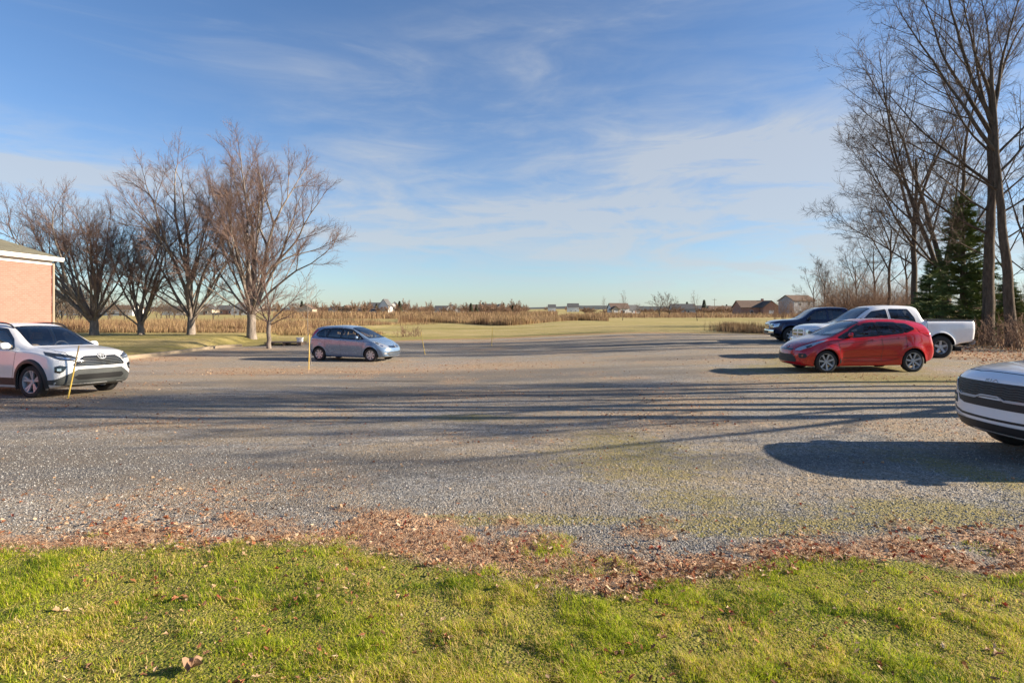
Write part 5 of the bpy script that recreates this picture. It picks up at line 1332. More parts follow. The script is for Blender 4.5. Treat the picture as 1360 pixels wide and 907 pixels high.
# tall trees at the right edge of the lot
def ash(seed, limbs, h, r, lean=(0, 0), wobble=.035, n2=11, n3=6, n4=3, n5=2, top=.3, thin=.72):
    """tall trunk with limbs leaving it at given heights: (height, azimuth, angle from vertical, length, radius)"""
    lv = [dict(seg=1, wob=0, trop=0, start=0, n=0), dict(seg=16, wob=.045, trop=.018, start=.15, n=0),
          dict(seg=9, wob=.04, trop=.02, start=.1, n=n2, ang=(25, 45), ratio=(.26, .46), fall=.4, thick=.010), dict(seg=6, wob=.09, trop=.02, start=.1, n=n3, ang=(25, 50), ratio=(.3, .5), fall=.4, thick=.010),
          dict(seg=4, wob=.10, trop=.02, start=.1, n=n4, ang=(25, 55), ratio=(.35, .55), fall=.3, thick=.010)]
    G = Grower(seed, lv, .007); k = 18; pts = []; rad = []
    wob = np.cumsum(G.r.normal(size=(k + 1, 2)) * wobble, 0)
    for i in range(k + 1):
        t = i / k; pts.append(np.array([lean[0] * t ** 1.3 + wob[i, 0], lean[1] * t ** 1.3 + wob[i, 1], -.2 + h * t])); rad.append(r * (1 + .45 * math.exp(-t * h / .35)) * (1 - (1 - top) * t))
    G.out[0].append((np.array(pts), np.array(rad)))
    for hh, az, an, L, rr in limbs:
        t = min(.999, (hh + .2) / h); x = t * k; i0 = min(int(x), k - 1); p = pts[i0] * (1 - x + i0) + pts[i0 + 1] * (x - i0)
        a = R(an); z = R(az); d = np.array([math.sin(a) * math.cos(z), math.sin(a) * math.sin(z), math.cos(a)]); G.grow(p, d, L, rr * thin, 1, .1)
    twigs(G, [4], n5, (.2, .6)); twigs(G, [3], n5 + 1, (.25, .7)); twigs(G, [2], n5 + 2, (.3, .9), ang=(30, 60))
    return G
W = 'tall bare trees at the right edge of the lot'
tree_obj('tall_tree', ash(61, [(7.0, 180, 22, 9, .15), (7.2, 10, 16, 9, .15), (4.6, 185, 58, 6.5, .08), (5.8, 200, 38, 7.5, .10), (8.5, 120, 30, 6.0, .1), (9.0, 330, 30, 6, .09), (6.5, 350, 45, 5, .07)], 11.5, .22, (-.2, 0)),
    'tall bare tree with a straight forked trunk just left of the evergreen', 'tree', BARK2, TWIG2, tree_at(1216, 0, 36), group=W)
tree_obj('tall_tree', ash(62, [(3.2, 182, 26, 14.0, .20), (3.4, 8, 14, 13.5, .22), (3.8, 178, 9, 13.5, .20), (5.2, 184, 52, 9, .10), (6.0, 0, 34, 10, .13), (4.5, 200, 66, 8, .08), (5, 260, 30, 9, .11)], 4.2, .36, (.1, 0), top=.8),
    'tall multi-stemmed bare tree rising behind the evergreen, stems spreading left and right', 'tree', BARK2, TWIG2, tree_at(1250, 0, 33), group=W)
tree_obj('tall_tree', ash(63, [(10.5, 180, 34, 8.5, .15), (11.5, 10, 18, 7, .13), (6.6, 186, 62, 6.5, .07), (9.6, 186, 60, 6.5, .08), (11, 100, 20, 7, .13), (5.5, 183, 66, 8, .10), (8.0, 178, 54, 8, .11), (9.2, 350, 45, 7, .1), (7.0, 0, 55, 6, .08), (4.4, 190, 74, 5, .05), (12.2, 190, 20, 6.5, .12)], 13.5, .29, (.15, 0)),
    'thickest bare tree with dark trunk beside the right flank of the evergreen', 'tree', BARK2, TWIG2, tree_at(1314, 0, 28), group=W)
tree_obj('tall_tree', ash(64, [(9.0, 178, 40, 9.0, .13), (10.2, 182, 22, 9, .14), (10.8, 20, 12, 7, .12), (7.2, 175, 60, 7, .08), (8.0, 0, 48, 7, .09), (6.2, 10, 62, 6, .07), (5.0, 0, 66, 5, .06), (11.5, 60, 20, 6, .1)], 13.0, .24, (-1.0, 0)),
    'tall bare tree leaning slightly left, rightmost trunk in view', 'tree', BARK2, TWIG2, tree_at(1346, 0, 26), group=W)
# a close row beyond the right of the frame: their stems stripe the gravel and their limbs reach into the picture
rr_ = random.Random(5)
base_ash = None
for i, (px, d, h) in enumerate([(0, 9.2, 9.6), (0, 9.85, 10.4), (0, 10.5, 9.4), (0, 11.2, 9.8), (0, 12.0, 8.2), (0, 12.8, 8.0), (0, 13.6, 7.6)]):
    X = 13.4 + i * .9 + .5 * (i % 2); g = ash(70 + i % 3, ([(2.6, 266, 54, 5.6, .15), (3.2, 262, 50, 4.6, .09)] if i == 1 else []) + [(h * .7, 180 + 25 * (i % 3), 26, 3.2, .07), (h * .75, 20, 22, 3.0, .07), (h * .82, 120, 18, 2.6, .06), (5.2, 200 + 30 * i, 50, 3.4, .07), (6.4, 10 + 70 * i, 45, 3.2, .06), (7.4, 165, 50, 3.4, .06), (4.3, 250 + 47 * i, 58, 2.6, .05)], h * .9, (.25, .19, .23, .16, .26, .18, .22)[i], (.1 - .2 * (i % 2), 0), n2=8, n3=5, n4=3, n5=1, top=.42, wobble=.085)
    tree_obj('roadside_tree', g, 'bare tree standing close by on the right side, beyond the white crossover', 'tree', BARK2, TWIG2, (X, d, H(X, d)), group='close row of bare trees on the right')
for k, o in enumerate(sorted([o for o in scene.objects if o.get('group') == 'close row of bare trees on the right'], key=lambda o: o.location.y)): o['label'] = 'bare tree by the right side of the lot, beyond the white crossover, %s nearest' % ['the', 'second', 'third', 'fourth', 'fifth', 'sixth', 'seventh'][k]
ORD = ['first', 'second', 'third', 'fourth', 'fifth', 'sixth', 'seventh', 'eighth', 'ninth', 'tenth', 'eleventh', 'twelfth', 'thirteenth']
def number(objs, what):
    for k, o in enumerate(sorted(objs, key=lambda o: o.location.x / o.location.y)): o['label'] = what % ORD[k]
BG = 'bare trees behind the tall ones on the right'
wt1 = tree_obj('woodland_tree', ash(81, [(5, 180, 30, 6.5, .09), (6, 20, 25, 6, .09), (7, 100, 18, 5.5, .08), (4, 350, 45, 5, .06), (6.5, 200, 40, 5, .06)], 8.5, .16, (.2, .1), n2=7, n3=5, n4=4, n5=2),
    'slender bare woodland tree behind the tall trees at right', 'tree', BARK2, TWIG2, tree_at(1180, 0, 46), group=BG)
for px, d, sc, rz in [(1285, 50, 1.1, 1), (1365, 40, 1.1, 3), (1165, 58, .9, 2.2), (1205, 62, 1.0, 3.1), (1330, 60, 1.2, 5.5), (1140, 62, .75, 1.7), (1096, 64, .62, .7), (1082, 68, .58, 2.9)]:
    copy_tree(wt1, tree_at(px, 0, d), rz, sc)
number([o for o in scene.objects if o.get('group') == BG], 'slender bare woodland tree, %s from the left behind the tall trees at right')
# brush: multi-stemmed shrubs
def shrub(seed, n, h, spread=35, n2=6, n3=5):
    lv = [dict(seg=6, wob=.07, trop=.03, start=.15, n=0), dict(seg=4, wob=.09, trop=.03, start=.2, n=n2, ang=(18, 40), ratio=(.35, .55), fall=.4, thick=.008), dict(seg=2, wob=.1, trop=.02, start=.1, n=n3, ang=(20, 45), ratio=(.35, .6), fall=.3, thick=.008)]
    G = Grower(seed, lv, .007)
    for i in range(n):
        a = R(G.r.uniform(0, spread)); z = G.r.uniform(0, 6.28); d = np.array([math.sin(a) * math.cos(z), math.sin(a) * math.sin(z), math.cos(a)])
        G.grow(np.array([G.r.normal() * .25, G.r.normal() * .25, -.1]), d, h * G.r.uniform(.6, 1), .02, 0, .3)
    return G
SH = 'leafless shrubs in the thicket behind the pickups'
def shrub_obj(G, label, loc, group):
    root = thing('shrub', label, 'shrub', loc, 0, group); P = [x for g in G.out for x in g]
    v, f = tubes(P, 3); link_obj('stems', fast_mesh('stems', v, f, BRUSH, True), root); return root
s1 = shrub_obj(shrub(91, 26, 3.4), 'tangled reddish brown leafless shrub in the thicket behind the pickups', tree_at(1130, 0, 48), SH)
s2 = shrub_obj(shrub(92, 22, 4.4, 24), 'tall tan leafless shrub in the thicket behind the pickups', tree_at(1160, 0, 50), SH)
rs = random.Random(3)
for i in range(30):
    px = rs.uniform(1070, 1215); d = rs.uniform(42, 66) ; copy_tree(rs.choice([s1, s2]), tree_at(px, 0, d), rs.uniform(0, 6), rs.uniform(.6, 1.05))
for i in range(16):
    px = rs.uniform(1200, 1380); d = rs.uniform(44, 62); copy_tree(rs.choice([s1, s2]), tree_at(px, 0, d), rs.uniform(0, 6), rs.uniform(.55, 1.0))
s3 = shrub_obj(shrub(93, 14, 1.5, 40, 4, 3), 'low scraggly leafless bush at the foot of the tall right trees', tree_at(1318, 0, 26.5), 'low bushes under the right trees')
for px, d, sc in [(1040, 120, 1.6), (1052, 110, 1.5), (1030, 125, 1.4), (1066, 100, 1.6), (1078, 90, 1.4)]: o_ = copy_tree(s2, tree_at(px, 0, d), px, sc * .6); o_['label'] = 'leafless shrub in front of the two-storey grey house'; o_['group'] = 'leafless shrubs before the grey house'
for px, d, sc in [(1298, 27, .9), (1335, 25, 1.1), (1355, 24, 1.0), (1345, 27, 1.2), (1372, 24, 1.3), (1325, 29, 1.2)]: copy_tree(s3, tree_at(px, 0, d), px, sc)
number([o for o in scene.objects if o.get('group') == 'low bushes under the right trees'], 'low scraggly leafless bush, %s from the left under the tall right trees')
s4 = shrub_obj(shrub(94, 16, 1.1, 50, 4, 3), 'low brown bush at the edge of the green field, just right of the silver hatchback', tree_at(538, 0, 47), None)
for px, d, lab in [(552, 48, 'second low brown bush in the field, right of the silver hatchback'), (520, 50, None)][:1]: copy_tree(s4, tree_at(px, 0, d), 2, .9, lab)

# evergreen: drooping sprays on a tapered trunk
def evergreen():
    r = np.random.default_rng(17); h = 8.0; root = thing('evergreen_tree', 'tall conical dark green evergreen behind the bed of the white pickup', 'tree', tree_at(1279, 0, 30))
    v, f = tubes([(np.array([[0, 0, -.1 + h * i / 10] for i in range(11)], float), np.linspace(.2, .02, 11))], 8); link_obj('trunk', fast_mesh('trunk', v, f, BARK2, True), root)
    br = []; P = []; D = []
    for i in range(300):
        z = .35 + (h - .5) * r.random() ** 1.15; t = z / h; Lb = (2.2 * (1 - t) ** .85 + .10) * r.uniform(.55, 1.12); a = r.uniform(0, 6.28)
        if r.random() < .12: Lb *= 1.25
        d = np.array([math.cos(a), math.sin(a), .25 + .5 * t]); d /= np.linalg.norm(d); p = np.array([0, 0, z]); pts = [p]; k = 7
        for j in range(k): d = d + np.array([0, 0, -.07 + .05 * (j > 3)]) + r.normal(size=3) * .10; d /= np.linalg.norm(d); p = p + d * Lb / k; pts.append(p)
        br.append((np.array(pts), np.linspace(.025 * Lb / 2 + .006, .004, k + 1)))
        ns = int(34 * Lb) + 8
        for q in range(ns):
            u = r.uniform(.18, 1) * k; i0 = min(int(u), k - 1); pp = pts[i0] * (1 - u + i0) + pts[i0 + 1] * (u - i0)
            side = r.choice([-1, 1]); dd = rot_about(d / np.linalg.norm(d), R(r.uniform(20, 65)), r.uniform(0, 6.28)); dd[2] = dd[2] * .5 - .15; dd /= np.linalg.norm(dd)
            P.append(pp); D.append(dd * r.uniform(.16, .36))
    P = np.array(P); D = np.array(D); n = len(P)
    # each spray: 5 short leaf strips fanned in its plane
    V = []; F = []; base = 0
    up = np.array([0, 0, 1.0]); S_ = np.cross(D, up); S_ /= np.linalg.norm(S_, axis=1, keepdims=True) + 1e-9; Ln = np.linalg.norm(D, axis=1, keepdims=True)
    S_ = S_ + np.random.default_rng(2).normal(size=S_.shape) * .45
    for fa, ln in ((0, 1), (.6, .7), (-.6, .7), (1.1, .45), (-1.1, .45)):
        st = P + D * (0 if fa == 0 else .15 + .2 * abs(fa)); tip = st + (D * math.cos(fa) + S_ * Ln * math.sin(fa)) * ln; w = S_ * .014 + up * .009
        V.append(np.stack([st - w, st + w, tip + w * .3, tip - w * .3], 1).reshape(-1, 3)); F.append((np.arange(n) * 4)[:, None] + np.array([[0, 1, 2, 3]]) + base); base += 4 * n
    v, f = tubes(br, 4); nb = len(v)
    V = np.concatenate(V + [v]); F = np.concatenate(F + [f + base])
    g = NT('evergreen_foliage', .7, spec=.25); g.col(g.ramp(g.noise(1.1, 5, .7), [(.3, (.055, .09, .024)), (.55, (.12, .16, .04)), (.75, (.26, .26, .08))]))
    mi = np.concatenate([np.zeros(len(F) - len(f)), np.ones(len(f))])
    link_obj('crown', fast_mesh('crown', V, F, mats=[g.m, BARK2], mat_idx=mi), root)
    return root
ev = evergreen()
e2 = copy_tree(ev, tree_at(1235, 0, 33), 2.0, (.62, .62, .60), 'shorter bushy evergreen at the left foot of the tall conical one')
e3 = copy_tree(ev, tree_at(1338, 0, 38), 4.0, (.8, .8, .5), 'small evergreen half hidden behind the rightmost trunks')

# field trees
ft = tree_obj('field_tree', forked(55, [(180, 26, 7, .1), (120, 12, 7.5, .12), (10, 14, 7.5, .12), (0, 34, 6.5, .1), (260, 25, 6.5, .1)], 1.2, .20, tw=(1, 0), rmin=.02, stop=.6),
    'bare tree with twin crown alone in the middle distance, left of the pair', 'tree', BARK2, TWIG2, tree_at(876, 0, 165))
copy_tree(ft, tree_at(889, 0, 168), 2.0, (1.05, 1.05, 1.0), 'bare tree with wide crown in the middle distance, right of the pair')
copy_tree(ft, tree_at(849, 0, 190), 1.0, .62, 'small rounded bare tree left of the pair in the field')
sp = tree_obj('field_sapling', small_tree(6, 5.0, .07, 9, (20, 35), 4, 3), 'thin bare sapling standing in the field left of the tree pair', 'sapling', BARK2, BRUSH, tree_at(827, 0, 112))
copy_tree(sp, tree_at(926, 0, 105), 2, .95, 'thin bare sapling standing in the field right of the tree pair')
copy_tree(sp, tree_at(1100, 0, 70), 3, 1.1, 'thin bare sapling above the cab of the navy pickup'); copy_tree(sp, tree_at(803, 0, 200), 3, 1.2, 'thin far sapling beside the long dark-roofed house')
# bare trees left of the maples and beyond the brick building
BT = 'brown bare trees far behind the brick building and the maples'
for i in range(46):
    px = rs.uniform(-60, 330) if i < 30 else rs.uniform(60, 240); d = rs.uniform(110, 230)
    if i == 0: b1 = copy_tree(ft, tree_at(90, 0, 120), 0, 1.0, 'brown bare tree in the line far behind the brick building and the maples'); b1['group'] = BT; b1.name = 'distant_tree'
    else: copy_tree(b1, tree_at(px, 0, d), rs.uniform(0, 6), rs.uniform(.55, 1.05) * (1 if px < 200 else .75))
for px, d, sc in [(82, 62, .8), (96, 70, .75), (75, 80, 1), (108, 95, .9)]: copy_tree(b1, tree_at(px, 0, d), px, sc)
# village trees: low-detail bare and evergreen
vt = tree_obj('village_tree', forked(56, [(180, 34, 6, .14), (120, 14, 7, .16), (10, 18, 7, .16), (0, 44, 5.5, .14), (260, 25, 6, .14)], .8, .28, tw=(0, 0), rmin=.055, stop=.5),
    'far bare tree among the village houses on the horizon', 'tree', BRUSH, BRUSH, tree_at(470, 0, 380), group='bare trees of the far village')
for i in range(190):
    px = rs.choice([rs.uniform(395, 690)] * 3 + [rs.uniform(640, 700), rs.uniform(120, 400)]); d = rs.uniform(330, 520)
    copy_tree(vt, tree_at(px, 0, d), rs.uniform(0, 6), (rs.uniform(.8, 1.6),) * 2 + (rs.choice([rs.uniform(.45, .9), rs.uniform(.6, 1.5)]),))
for i in range(90):
    px = rs.uniform(770, 1090); d = rs.uniform(260, 420); copy_tree(vt, tree_at(px, 0, d), rs.uniform(0, 6), (rs.uniform(1.0, 1.8),) * 2 + (rs.uniform(.3, .75),))
def conifer_small():
    r = np.random.default_rng(4); root = thing('village_evergreen', 'far dark evergreen between the village houses', 'tree', tree_at(500, 0, 400), 0, 'dark evergreens of the far village')
    n = 1500; z = r.random(n) ** 1.2 * 7; rad = (1.9 * (1 - z / 7.2)) * np.sqrt(r.random(n)); a = r.random(n) * 6.28; P = np.stack([rad * np.cos(a), rad * np.sin(a), z + .3], 1)
    d = np.stack([np.cos(a), np.sin(a), -.2 + 0 * a], 1) * (.35 + .4 * r.random(n))[:, None]; s = np.stack([-np.sin(a), np.cos(a), .3 + 0 * a], 1) * .22
    V = np.stack([P - s, P + s, P + d], 1).reshape(-1, 3); F = np.arange(3 * n).reshape(-1, 3)
    link_obj('crown', fast_mesh('crown', V, F, simple('far_evergreen', (.035, .055, .02), .9, var=.4, scale=1)), root)
    v, f = tubes([(np.array([[0, 0, 0], [0, 0, 6.5]], float), np.array([.2, .03]))], 5); link_obj('trunk', fast_mesh('trunk', v, f, BARK2), root); return root
cs = conifer_small()
for i in range(26): copy_tree(cs, tree_at(rs.choice([rs.uniform(440, 680), rs.uniform(600, 690), rs.uniform(280, 420), rs.uniform(900, 1000)]), 0, rs.uniform(330, 480)), rs.uniform(0, 6), rs.uniform(.7, 1.3))
for k, (px, lab) in enumerate([(725, 'lone far bare tree left of the white farm house on the hill'), (735, 'far bare tree against the white farm house on the hill'), (752, 'dark far tree at the white barn on the hill'), (768, 'far tree right of the white barn on the hill')]): copy_tree(vt, tree_at(px, 0, 780), k, 1.1, lab)['group'] = ''
for o in [o for o in scene.objects if o.get('group') == '']: del o['group']
# ---------------------------------------------------------------- buildings
def brick_mat(name, a, b, mortar, scale=1.0):
    m = NT(name, .88, spec=.2); P = m.obj()
    s = m.n('ShaderNodeSeparateXYZ'); m.l(P, s.inputs[0]); c = m.n('ShaderNodeCombineXYZ')
    m.l(m.math('ADD', s.outputs[0], s.outputs[1]), c.inputs[0]); m.l(s.outputs[2], c.inputs[1])
    br = m.n('ShaderNodeTexBrick'); m.l(c.outputs[0], br.inputs['Vector']); br.inputs['Scale'].default_value = scale
    br.inputs['Color1'].default_value = (*a, 1); br.inputs['Color2'].default_value = (*b, 1); br.inputs['Mortar'].default_value = (*mortar, 1)
    for k, v in (('Mortar Size', .006), ('Brick Width', .22), ('Row Height', .076), ('Mortar Smooth', .2)): br.inputs[k].default_value = v
    m.col(m.mix(m.rng(m.noise(.6, 4, .6), .3, .7, 0, .35), br.outputs['Color'], tuple(x * .86 for x in a)))
    m.bump(br.outputs['Fac'], -.3, .006); return m.m
def siding_mat(name, c):
    m = NT(name, .7, spec=.3); P = m.obj(); s = m.n('ShaderNodeSeparateXYZ'); m.l(P, s.inputs[0])
    f = m.math('FRACT', m.math('MULTIPLY', s.outputs[2], 6.0)); m.col(m.mix(m.noise(1, 4, .6), tuple(x * .9 for x in c), c)); m.bump(f, .4, .02); return m.m
def shingle_mat(name, a, b):
    m = NT(name, .95, spec=.15); br = m.n('ShaderNodeTexBrick'); P = m.obj(); s = m.n('ShaderNodeSeparateXYZ'); m.l(P, s.inputs[0]); c = m.n('ShaderNodeCombineXYZ')
    m.l(m.math('SUBTRACT', s.outputs[0], s.outputs[1]), c.inputs[0]); m.l(m.math('MULTIPLY', s.outputs[2], 2.2), c.inputs[1]); m.l(c.outputs[0], br.inputs['Vector'])
    br.inputs['Scale'].default_value = 1; br.inputs['Brick Width'].default_value = .32; br.inputs['Row Height'].default_value = .14; br.inputs['Mortar Size'].default_value = .008
    br.inputs['Color1'].default_value = (*a, 1); br.inputs['Color2'].default_value = (*b, 1); br.inputs['Mortar'].default_value = (*(x * .5 for x in a), 1)
    m.col(m.mix(m.rng(m.noise(14, 4, .7), .35, .65, 0, .5), br.outputs['Color'], b)); m.bump(br.outputs['Fac'], -.4, .01); return m.m
B_SALMON = brick_mat('salmon_brick', (.43, .16, .125), (.36, .13, .10), (.38, .21, .17))
B_RED = brick_mat('red_brick', (.34, .16, .11), (.42, .21, .15), (.45, .38, .33))
SH_OL = shingle_mat('olive_shingles', (.11, .105, .08), (.16, .15, .11)); SH_GR = shingle_mat('grey_shingles', (.08, .08, .085), (.13, .13, .13)); SH_BR = shingle_mat('brown_shingles', (.13, .09, .07), (.19, .14, .11))
W_WHITE = siding_mat('white_siding', (.74, .73, .70)); W_GREY = siding_mat('grey_siding', (.34, .36, .39)); W_TAN = siding_mat('tan_siding', (.48, .40, .30))
TRIM = simple('white_trim', (.78, .76, .72), .5, var=.05); PANE = simple('window_pane', (.05, .06, .075), .08, var=.2); DOORM = simple('door_paint', (.20, .10, .07), .5)
SOFFIT = simple('soffit', (.30, .26, .19), .8, var=.1); CONC = simple('concrete', (.26, .205, .14), .92, var=.18, scale=3)
def brick_building():
    root = thing('brick_building', 'single-storey salmon brick building with an olive shingle hip roof at left edge', 'building', (0, 0, 0))
    x1, x0, y0, y1, z0, ze = -20.25, -34.0, 6.0, 25.0, -.5, 3.78
    MB().box((x0, y0, z0), (x1, y1, ze)).build('wall', B_SALMON, root, smooth=False)
    o = .26; m = MB()
    m.box((x0 - o, y0 - o, ze + .002), (x1 + o, y1 + o, ze + .03)); m.build('soffit', SOFFIT, root, smooth=False)
    t = MB()
    t.box((x1 + o, y0 - o - .03, ze + .0), (x1 + o + .03, y1 + o + .03, ze + .14)); t.box((x0 - o, y1 + o, ze), (x1 + o, y1 + o + .03, ze + .17)); t.build('fascia', TRIM, root, smooth=False)
    t = MB(); t.box((x1 + .002, y0, ze - .17), (x1 + .035, y1, ze - .003)); t.build('frieze_board', TRIM, root, smooth=False)
    t = MB(); t.box((x1 + o + .032, y0 - o, ze + .05), (x1 + o + .10, y1 + o, ze + .16)); t.build('gutter', TRIM, root, smooth=False)
    a, b, c, d = x0 - o, x1 + o, y0 - o, y1 + o; hx = (b - a) / 2; zr = ze + .17 + hx * .46; zl = ze + .17
    r = MB().add([(a, c, zl), (b, c, zl), (b, d, zl), (a, d, zl), ((a + b) / 2, c + hx, zr), ((a + b) / 2, d - hx, zr)], [(0, 1, 4), (1, 2, 5, 4), (2, 3, 5), (3, 0, 4, 5), (0, 3, 2, 1)]); r.build('roof', SH_OL, root, smooth=False)
    t = MB(); t.tube([(x1 + .06, y1 + .03, z0 + .2), (x1 + .06, y1 + .03, ze - .1), (x1 + o, y1 + .03, ze + .05)], .045, 8); t.build('downpipe', SOFFIT, root)
    f = MB(); f.box((x1 + .0, y0, z0), (x1 + .04, y1 + .02, H(x1, 20) + .18)); f.build('foundation', CONC, root, smooth=False)
brick_building()
def house(name, px, d, w, dep, hw, hr, wall, roof, label, rz=0.0, floors=1, door=True, gable=True, group=None, win=2, wing=None, chim=False):
    """front faces the camera (-Y) before rotation; ridge runs along x unless gable is 'front'"""
    c = col_at(px, d); root = thing(name, label, 'house', (c.x, c.y, c.z - .2), rz, group); o = .35
    if gable == 'front':
        MB().box((-w / 2, -dep / 2, 0), (w / 2, dep / 2, hw)).add([(-w / 2, -dep / 2, hw), (w / 2, -dep / 2, hw), (0, -dep / 2, hw + hr), (-w / 2, dep / 2, hw), (w / 2, dep / 2, hw), (0, dep / 2, hw + hr)], [(0, 1, 2), (3, 5, 4)]).build('wall', wall, root, smooth=False)
        e = hr / (w / 2); P = [(-w / 2 - o, hw - o * e), (0, hw + hr), (w / 2 + o, hw - o * e), (w / 2 + o, hw - o * e + .2), (0, hw + hr + .22), (-w / 2 - o, hw - o * e + .2)]
        MB().prism([(x, -dep / 2 - o, z) for x, z in P], (0, dep + 2 * o, 0)).build('roof', roof, root, smooth=False)
    else:
        MB().box((-w / 2, -dep / 2, 0), (w / 2, dep / 2, hw)).add([(-w / 2, -dep / 2, hw), (-w / 2, dep / 2, hw), (-w / 2, 0, hw + hr), (w / 2, -dep / 2, hw), (w / 2, dep / 2, hw), (w / 2, 0, hw + hr)], [(0, 1, 2), (3, 5, 4)]).build('wall', wall, root, smooth=False)
        e = hr / (dep / 2); P = [(-dep / 2 - o, hw - o * e), (0, hw + hr), (dep / 2 + o, hw - o * e), (dep / 2 + o, hw - o * e + .2), (0, hw + hr + .22), (-dep / 2 - o, hw - o * e + .2)]
        MB().prism([(-w / 2 - o, y, z) for y, z in P], (w + 2 * o, 0, 0)).build('roof', roof, root, smooth=False)
    y = -dep / 2
    for fl in range(floors):
        for i in range(win):
            x = -w / 2 + w * (i + .75) / (win + .5); z = 1.0 + 2.7 * fl
            f = MB().box((x - .6, y - .06, z), (x + .6, y + .02, z + 1.3)).build('window', TRIM, root, smooth=False); MB().box((x - .5, y - .08, z + .1), (x + .5, y - .05, z + 1.2)).build('pane', PANE, f, smooth=False)
    if door: MB().box((w * .02, y - .05, .1), (w * .02 + 1.0, y + .02, 2.2)).build('door', DOORM, root, smooth=False)
    if wing:                                                            # cross-gabled wing towards the viewer
        wx, ww, wd, wh, wr, wm = wing
        g = MB().box((wx - ww / 2, y - wd, 0), (wx + ww / 2, y, wh)).add([(wx - ww / 2, y - wd, wh), (wx + ww / 2, y - wd, wh), (wx, y - wd, wh + wr)], [(0, 1, 2)]).build('wing', wm, root, smooth=False)
        e = wr / (ww / 2); P = [(wx - ww / 2 - o, wh - o * e), (wx, wh + wr), (wx + ww / 2 + o, wh - o * e), (wx + ww / 2 + o, wh - o * e + .2), (wx, wh + wr + .22), (wx - ww / 2 - o, wh - o * e + .2)]
        MB().prism([(x, y - wd - o, z) for x, z in P], (0, wd + dep / 2, 0)).build('wing_roof', roof, g, smooth=False)
        f = MB().box((wx - .9, y - wd - .06, 1.0), (wx + .9, y - wd + .02, 2.3)).build('window', TRIM, g, smooth=False)
    if chim: MB().box((w * .22, -.4, hw), (w * .22 + .8, .4, hw + hr + .9)).build('chimney', B_RED, root, smooth=False)
    return root
# nearest houses, right of centre
house('brick_house', 1001, 225, 13.5, 9, 3.4, 2.6, B_RED, SH_BR, 'red brick bungalow with cross gables in the distance left of the navy pickup', .0, wing=(3.6, 6.2, 3.0, 3.4, 2.4, B_RED), win=2, chim=True)
house('house', 1058, 200, 8.5, 8, 5.6, 1.8, W_GREY, SH_BR, 'two-storey grey house with dark roof above the navy pickup', .2, floors=2, win=2, door=False)
house('house', 821, 300, 9.5, 8, 3.4, 2.6, W_WHITE, SH_BR, 'white-sided house with dark brown roof and garage, left of the bare tree pair', .1, wing=(-3.0, 4.0, 2.0, 2.8, 1.6, W_TAN))
house('house', 838, 320, 8, 7, 2.6, 2.6, W_GREY, SH_GR, 'low grey house partly hidden left of the bare tree pair', .4)
house('house', 906, 300, 12, 8, 3.0, 2.6, W_GREY, SH_GR, 'dark grey house just right of the bare tree pair', -.1)
house('house', 956, 330, 13, 7, 2.8, 2.0, W_TAN, SH_BR, 'low tan house half hidden by brush between tree pair and brick bungalow', 0)
house('house', 933, 350, 9, 8, 2.8, 2.4, W_WHITE, SH_GR, 'small pale house behind the right field sapling', 0)
# far village, left of centre
VILL = [(448, 430, 10, 3.0, 2.6, W_WHITE, SH_GR, True, 'low white village house at the left end of the skyline row'), (462, 400, 8, 3.2, 3.0, W_TAN, SH_BR, 'front', 'tan gabled village house right of the leftmost white one'),
    (482, 390, 18, 2.6, 1.4, W_WHITE, SH_GR, True, 'long low white village building above the roof of the silver hatchback'), (500, 410, 11, 5.2, 3.0, W_GREY, SH_GR, True, 'blue grey two-storey village house left of the steep white gables'),
    (512, 385, 7, 5.6, 4.6, W_WHITE, SH_GR, 'front', 'white village house with the steepest gable'), (524, 400, 8.5, 4.8, 3.8, W_WHITE, SH_BR, 'front', 'white gabled village house right of the steepest gable'),
    (536, 430, 9, 4.2, 3.0, W_GREY, SH_GR, True, 'grey village house beside the tall evergreens'), (566, 470, 12, 3.2, 2.2, W_TAN, SH_BR, True, 'low tan village house in the middle of the skyline row'),
    (590, 440, 14, 2.8, 3.4, W_WHITE, SH_GR, True, 'white village house with a large dark roof'), (600, 430, 8, 4.2, 3.0, W_WHITE, SH_BR, 'front', 'small white gabled village house attached right of the large dark roof'),
    (618, 460, 12, 2.4, 1.8, W_WHITE, SH_GR, True, 'white village bungalow near the reddish trees'), (632, 430, 10, 4.2, 2.8, B_RED, SH_BR, True, 'reddish brick village house on the skyline'),
    (647, 440, 11, 4.6, 3.0, W_GREY, SH_GR, True, 'dark-roofed grey village house right of the brick one'), (664, 430, 9, 4.2, 3.4, W_WHITE, SH_GR, 'front', 'white gabled village house second from the right end'), (680, 440, 9, 4.0, 3.2, W_TAN, SH_GR, 'front', 'tan gabled village house at the right end of the row')]
for px, d, w, hw, hr, wl, rf, g, lab in VILL: house('house', px, d, w, 8, hw, hr, wl, rf, lab, rz=(px % 7 - 3) * .08, gable=g, floors=2 if hw > 4 else 1, win=2, group='houses of the far village')
LV = [(166, 260, 12, 3.2, 1.6, W_WHITE, SH_BR, 'long white house with brown roof between first and second maple'), (120, 270, 26, 1.6, .8, W_WHITE, SH_GR, 'very long low white shed behind the first maple'),
      (236, 300, 12, 2.6, 2.2, W_WHITE, SH_GR, 'white bungalow between second and third maple'), (275, 300, 9, 3.2, 2.6, W_TAN, SH_GR, 'tan gabled house right of the third maple'), (322, 300, 8, 3.4, 3.2, W_WHITE, SH_GR, 'white gabled house left of the tallest maple'),
      (304, 330, 12, 3.0, 2.4, B_RED, SH_GR, 'brick house between third maple and tallest maple'), (408, 340, 9, 3.4, 2.6, W_TAN, SH_BR, 'tan house seen behind the thin sapling')]
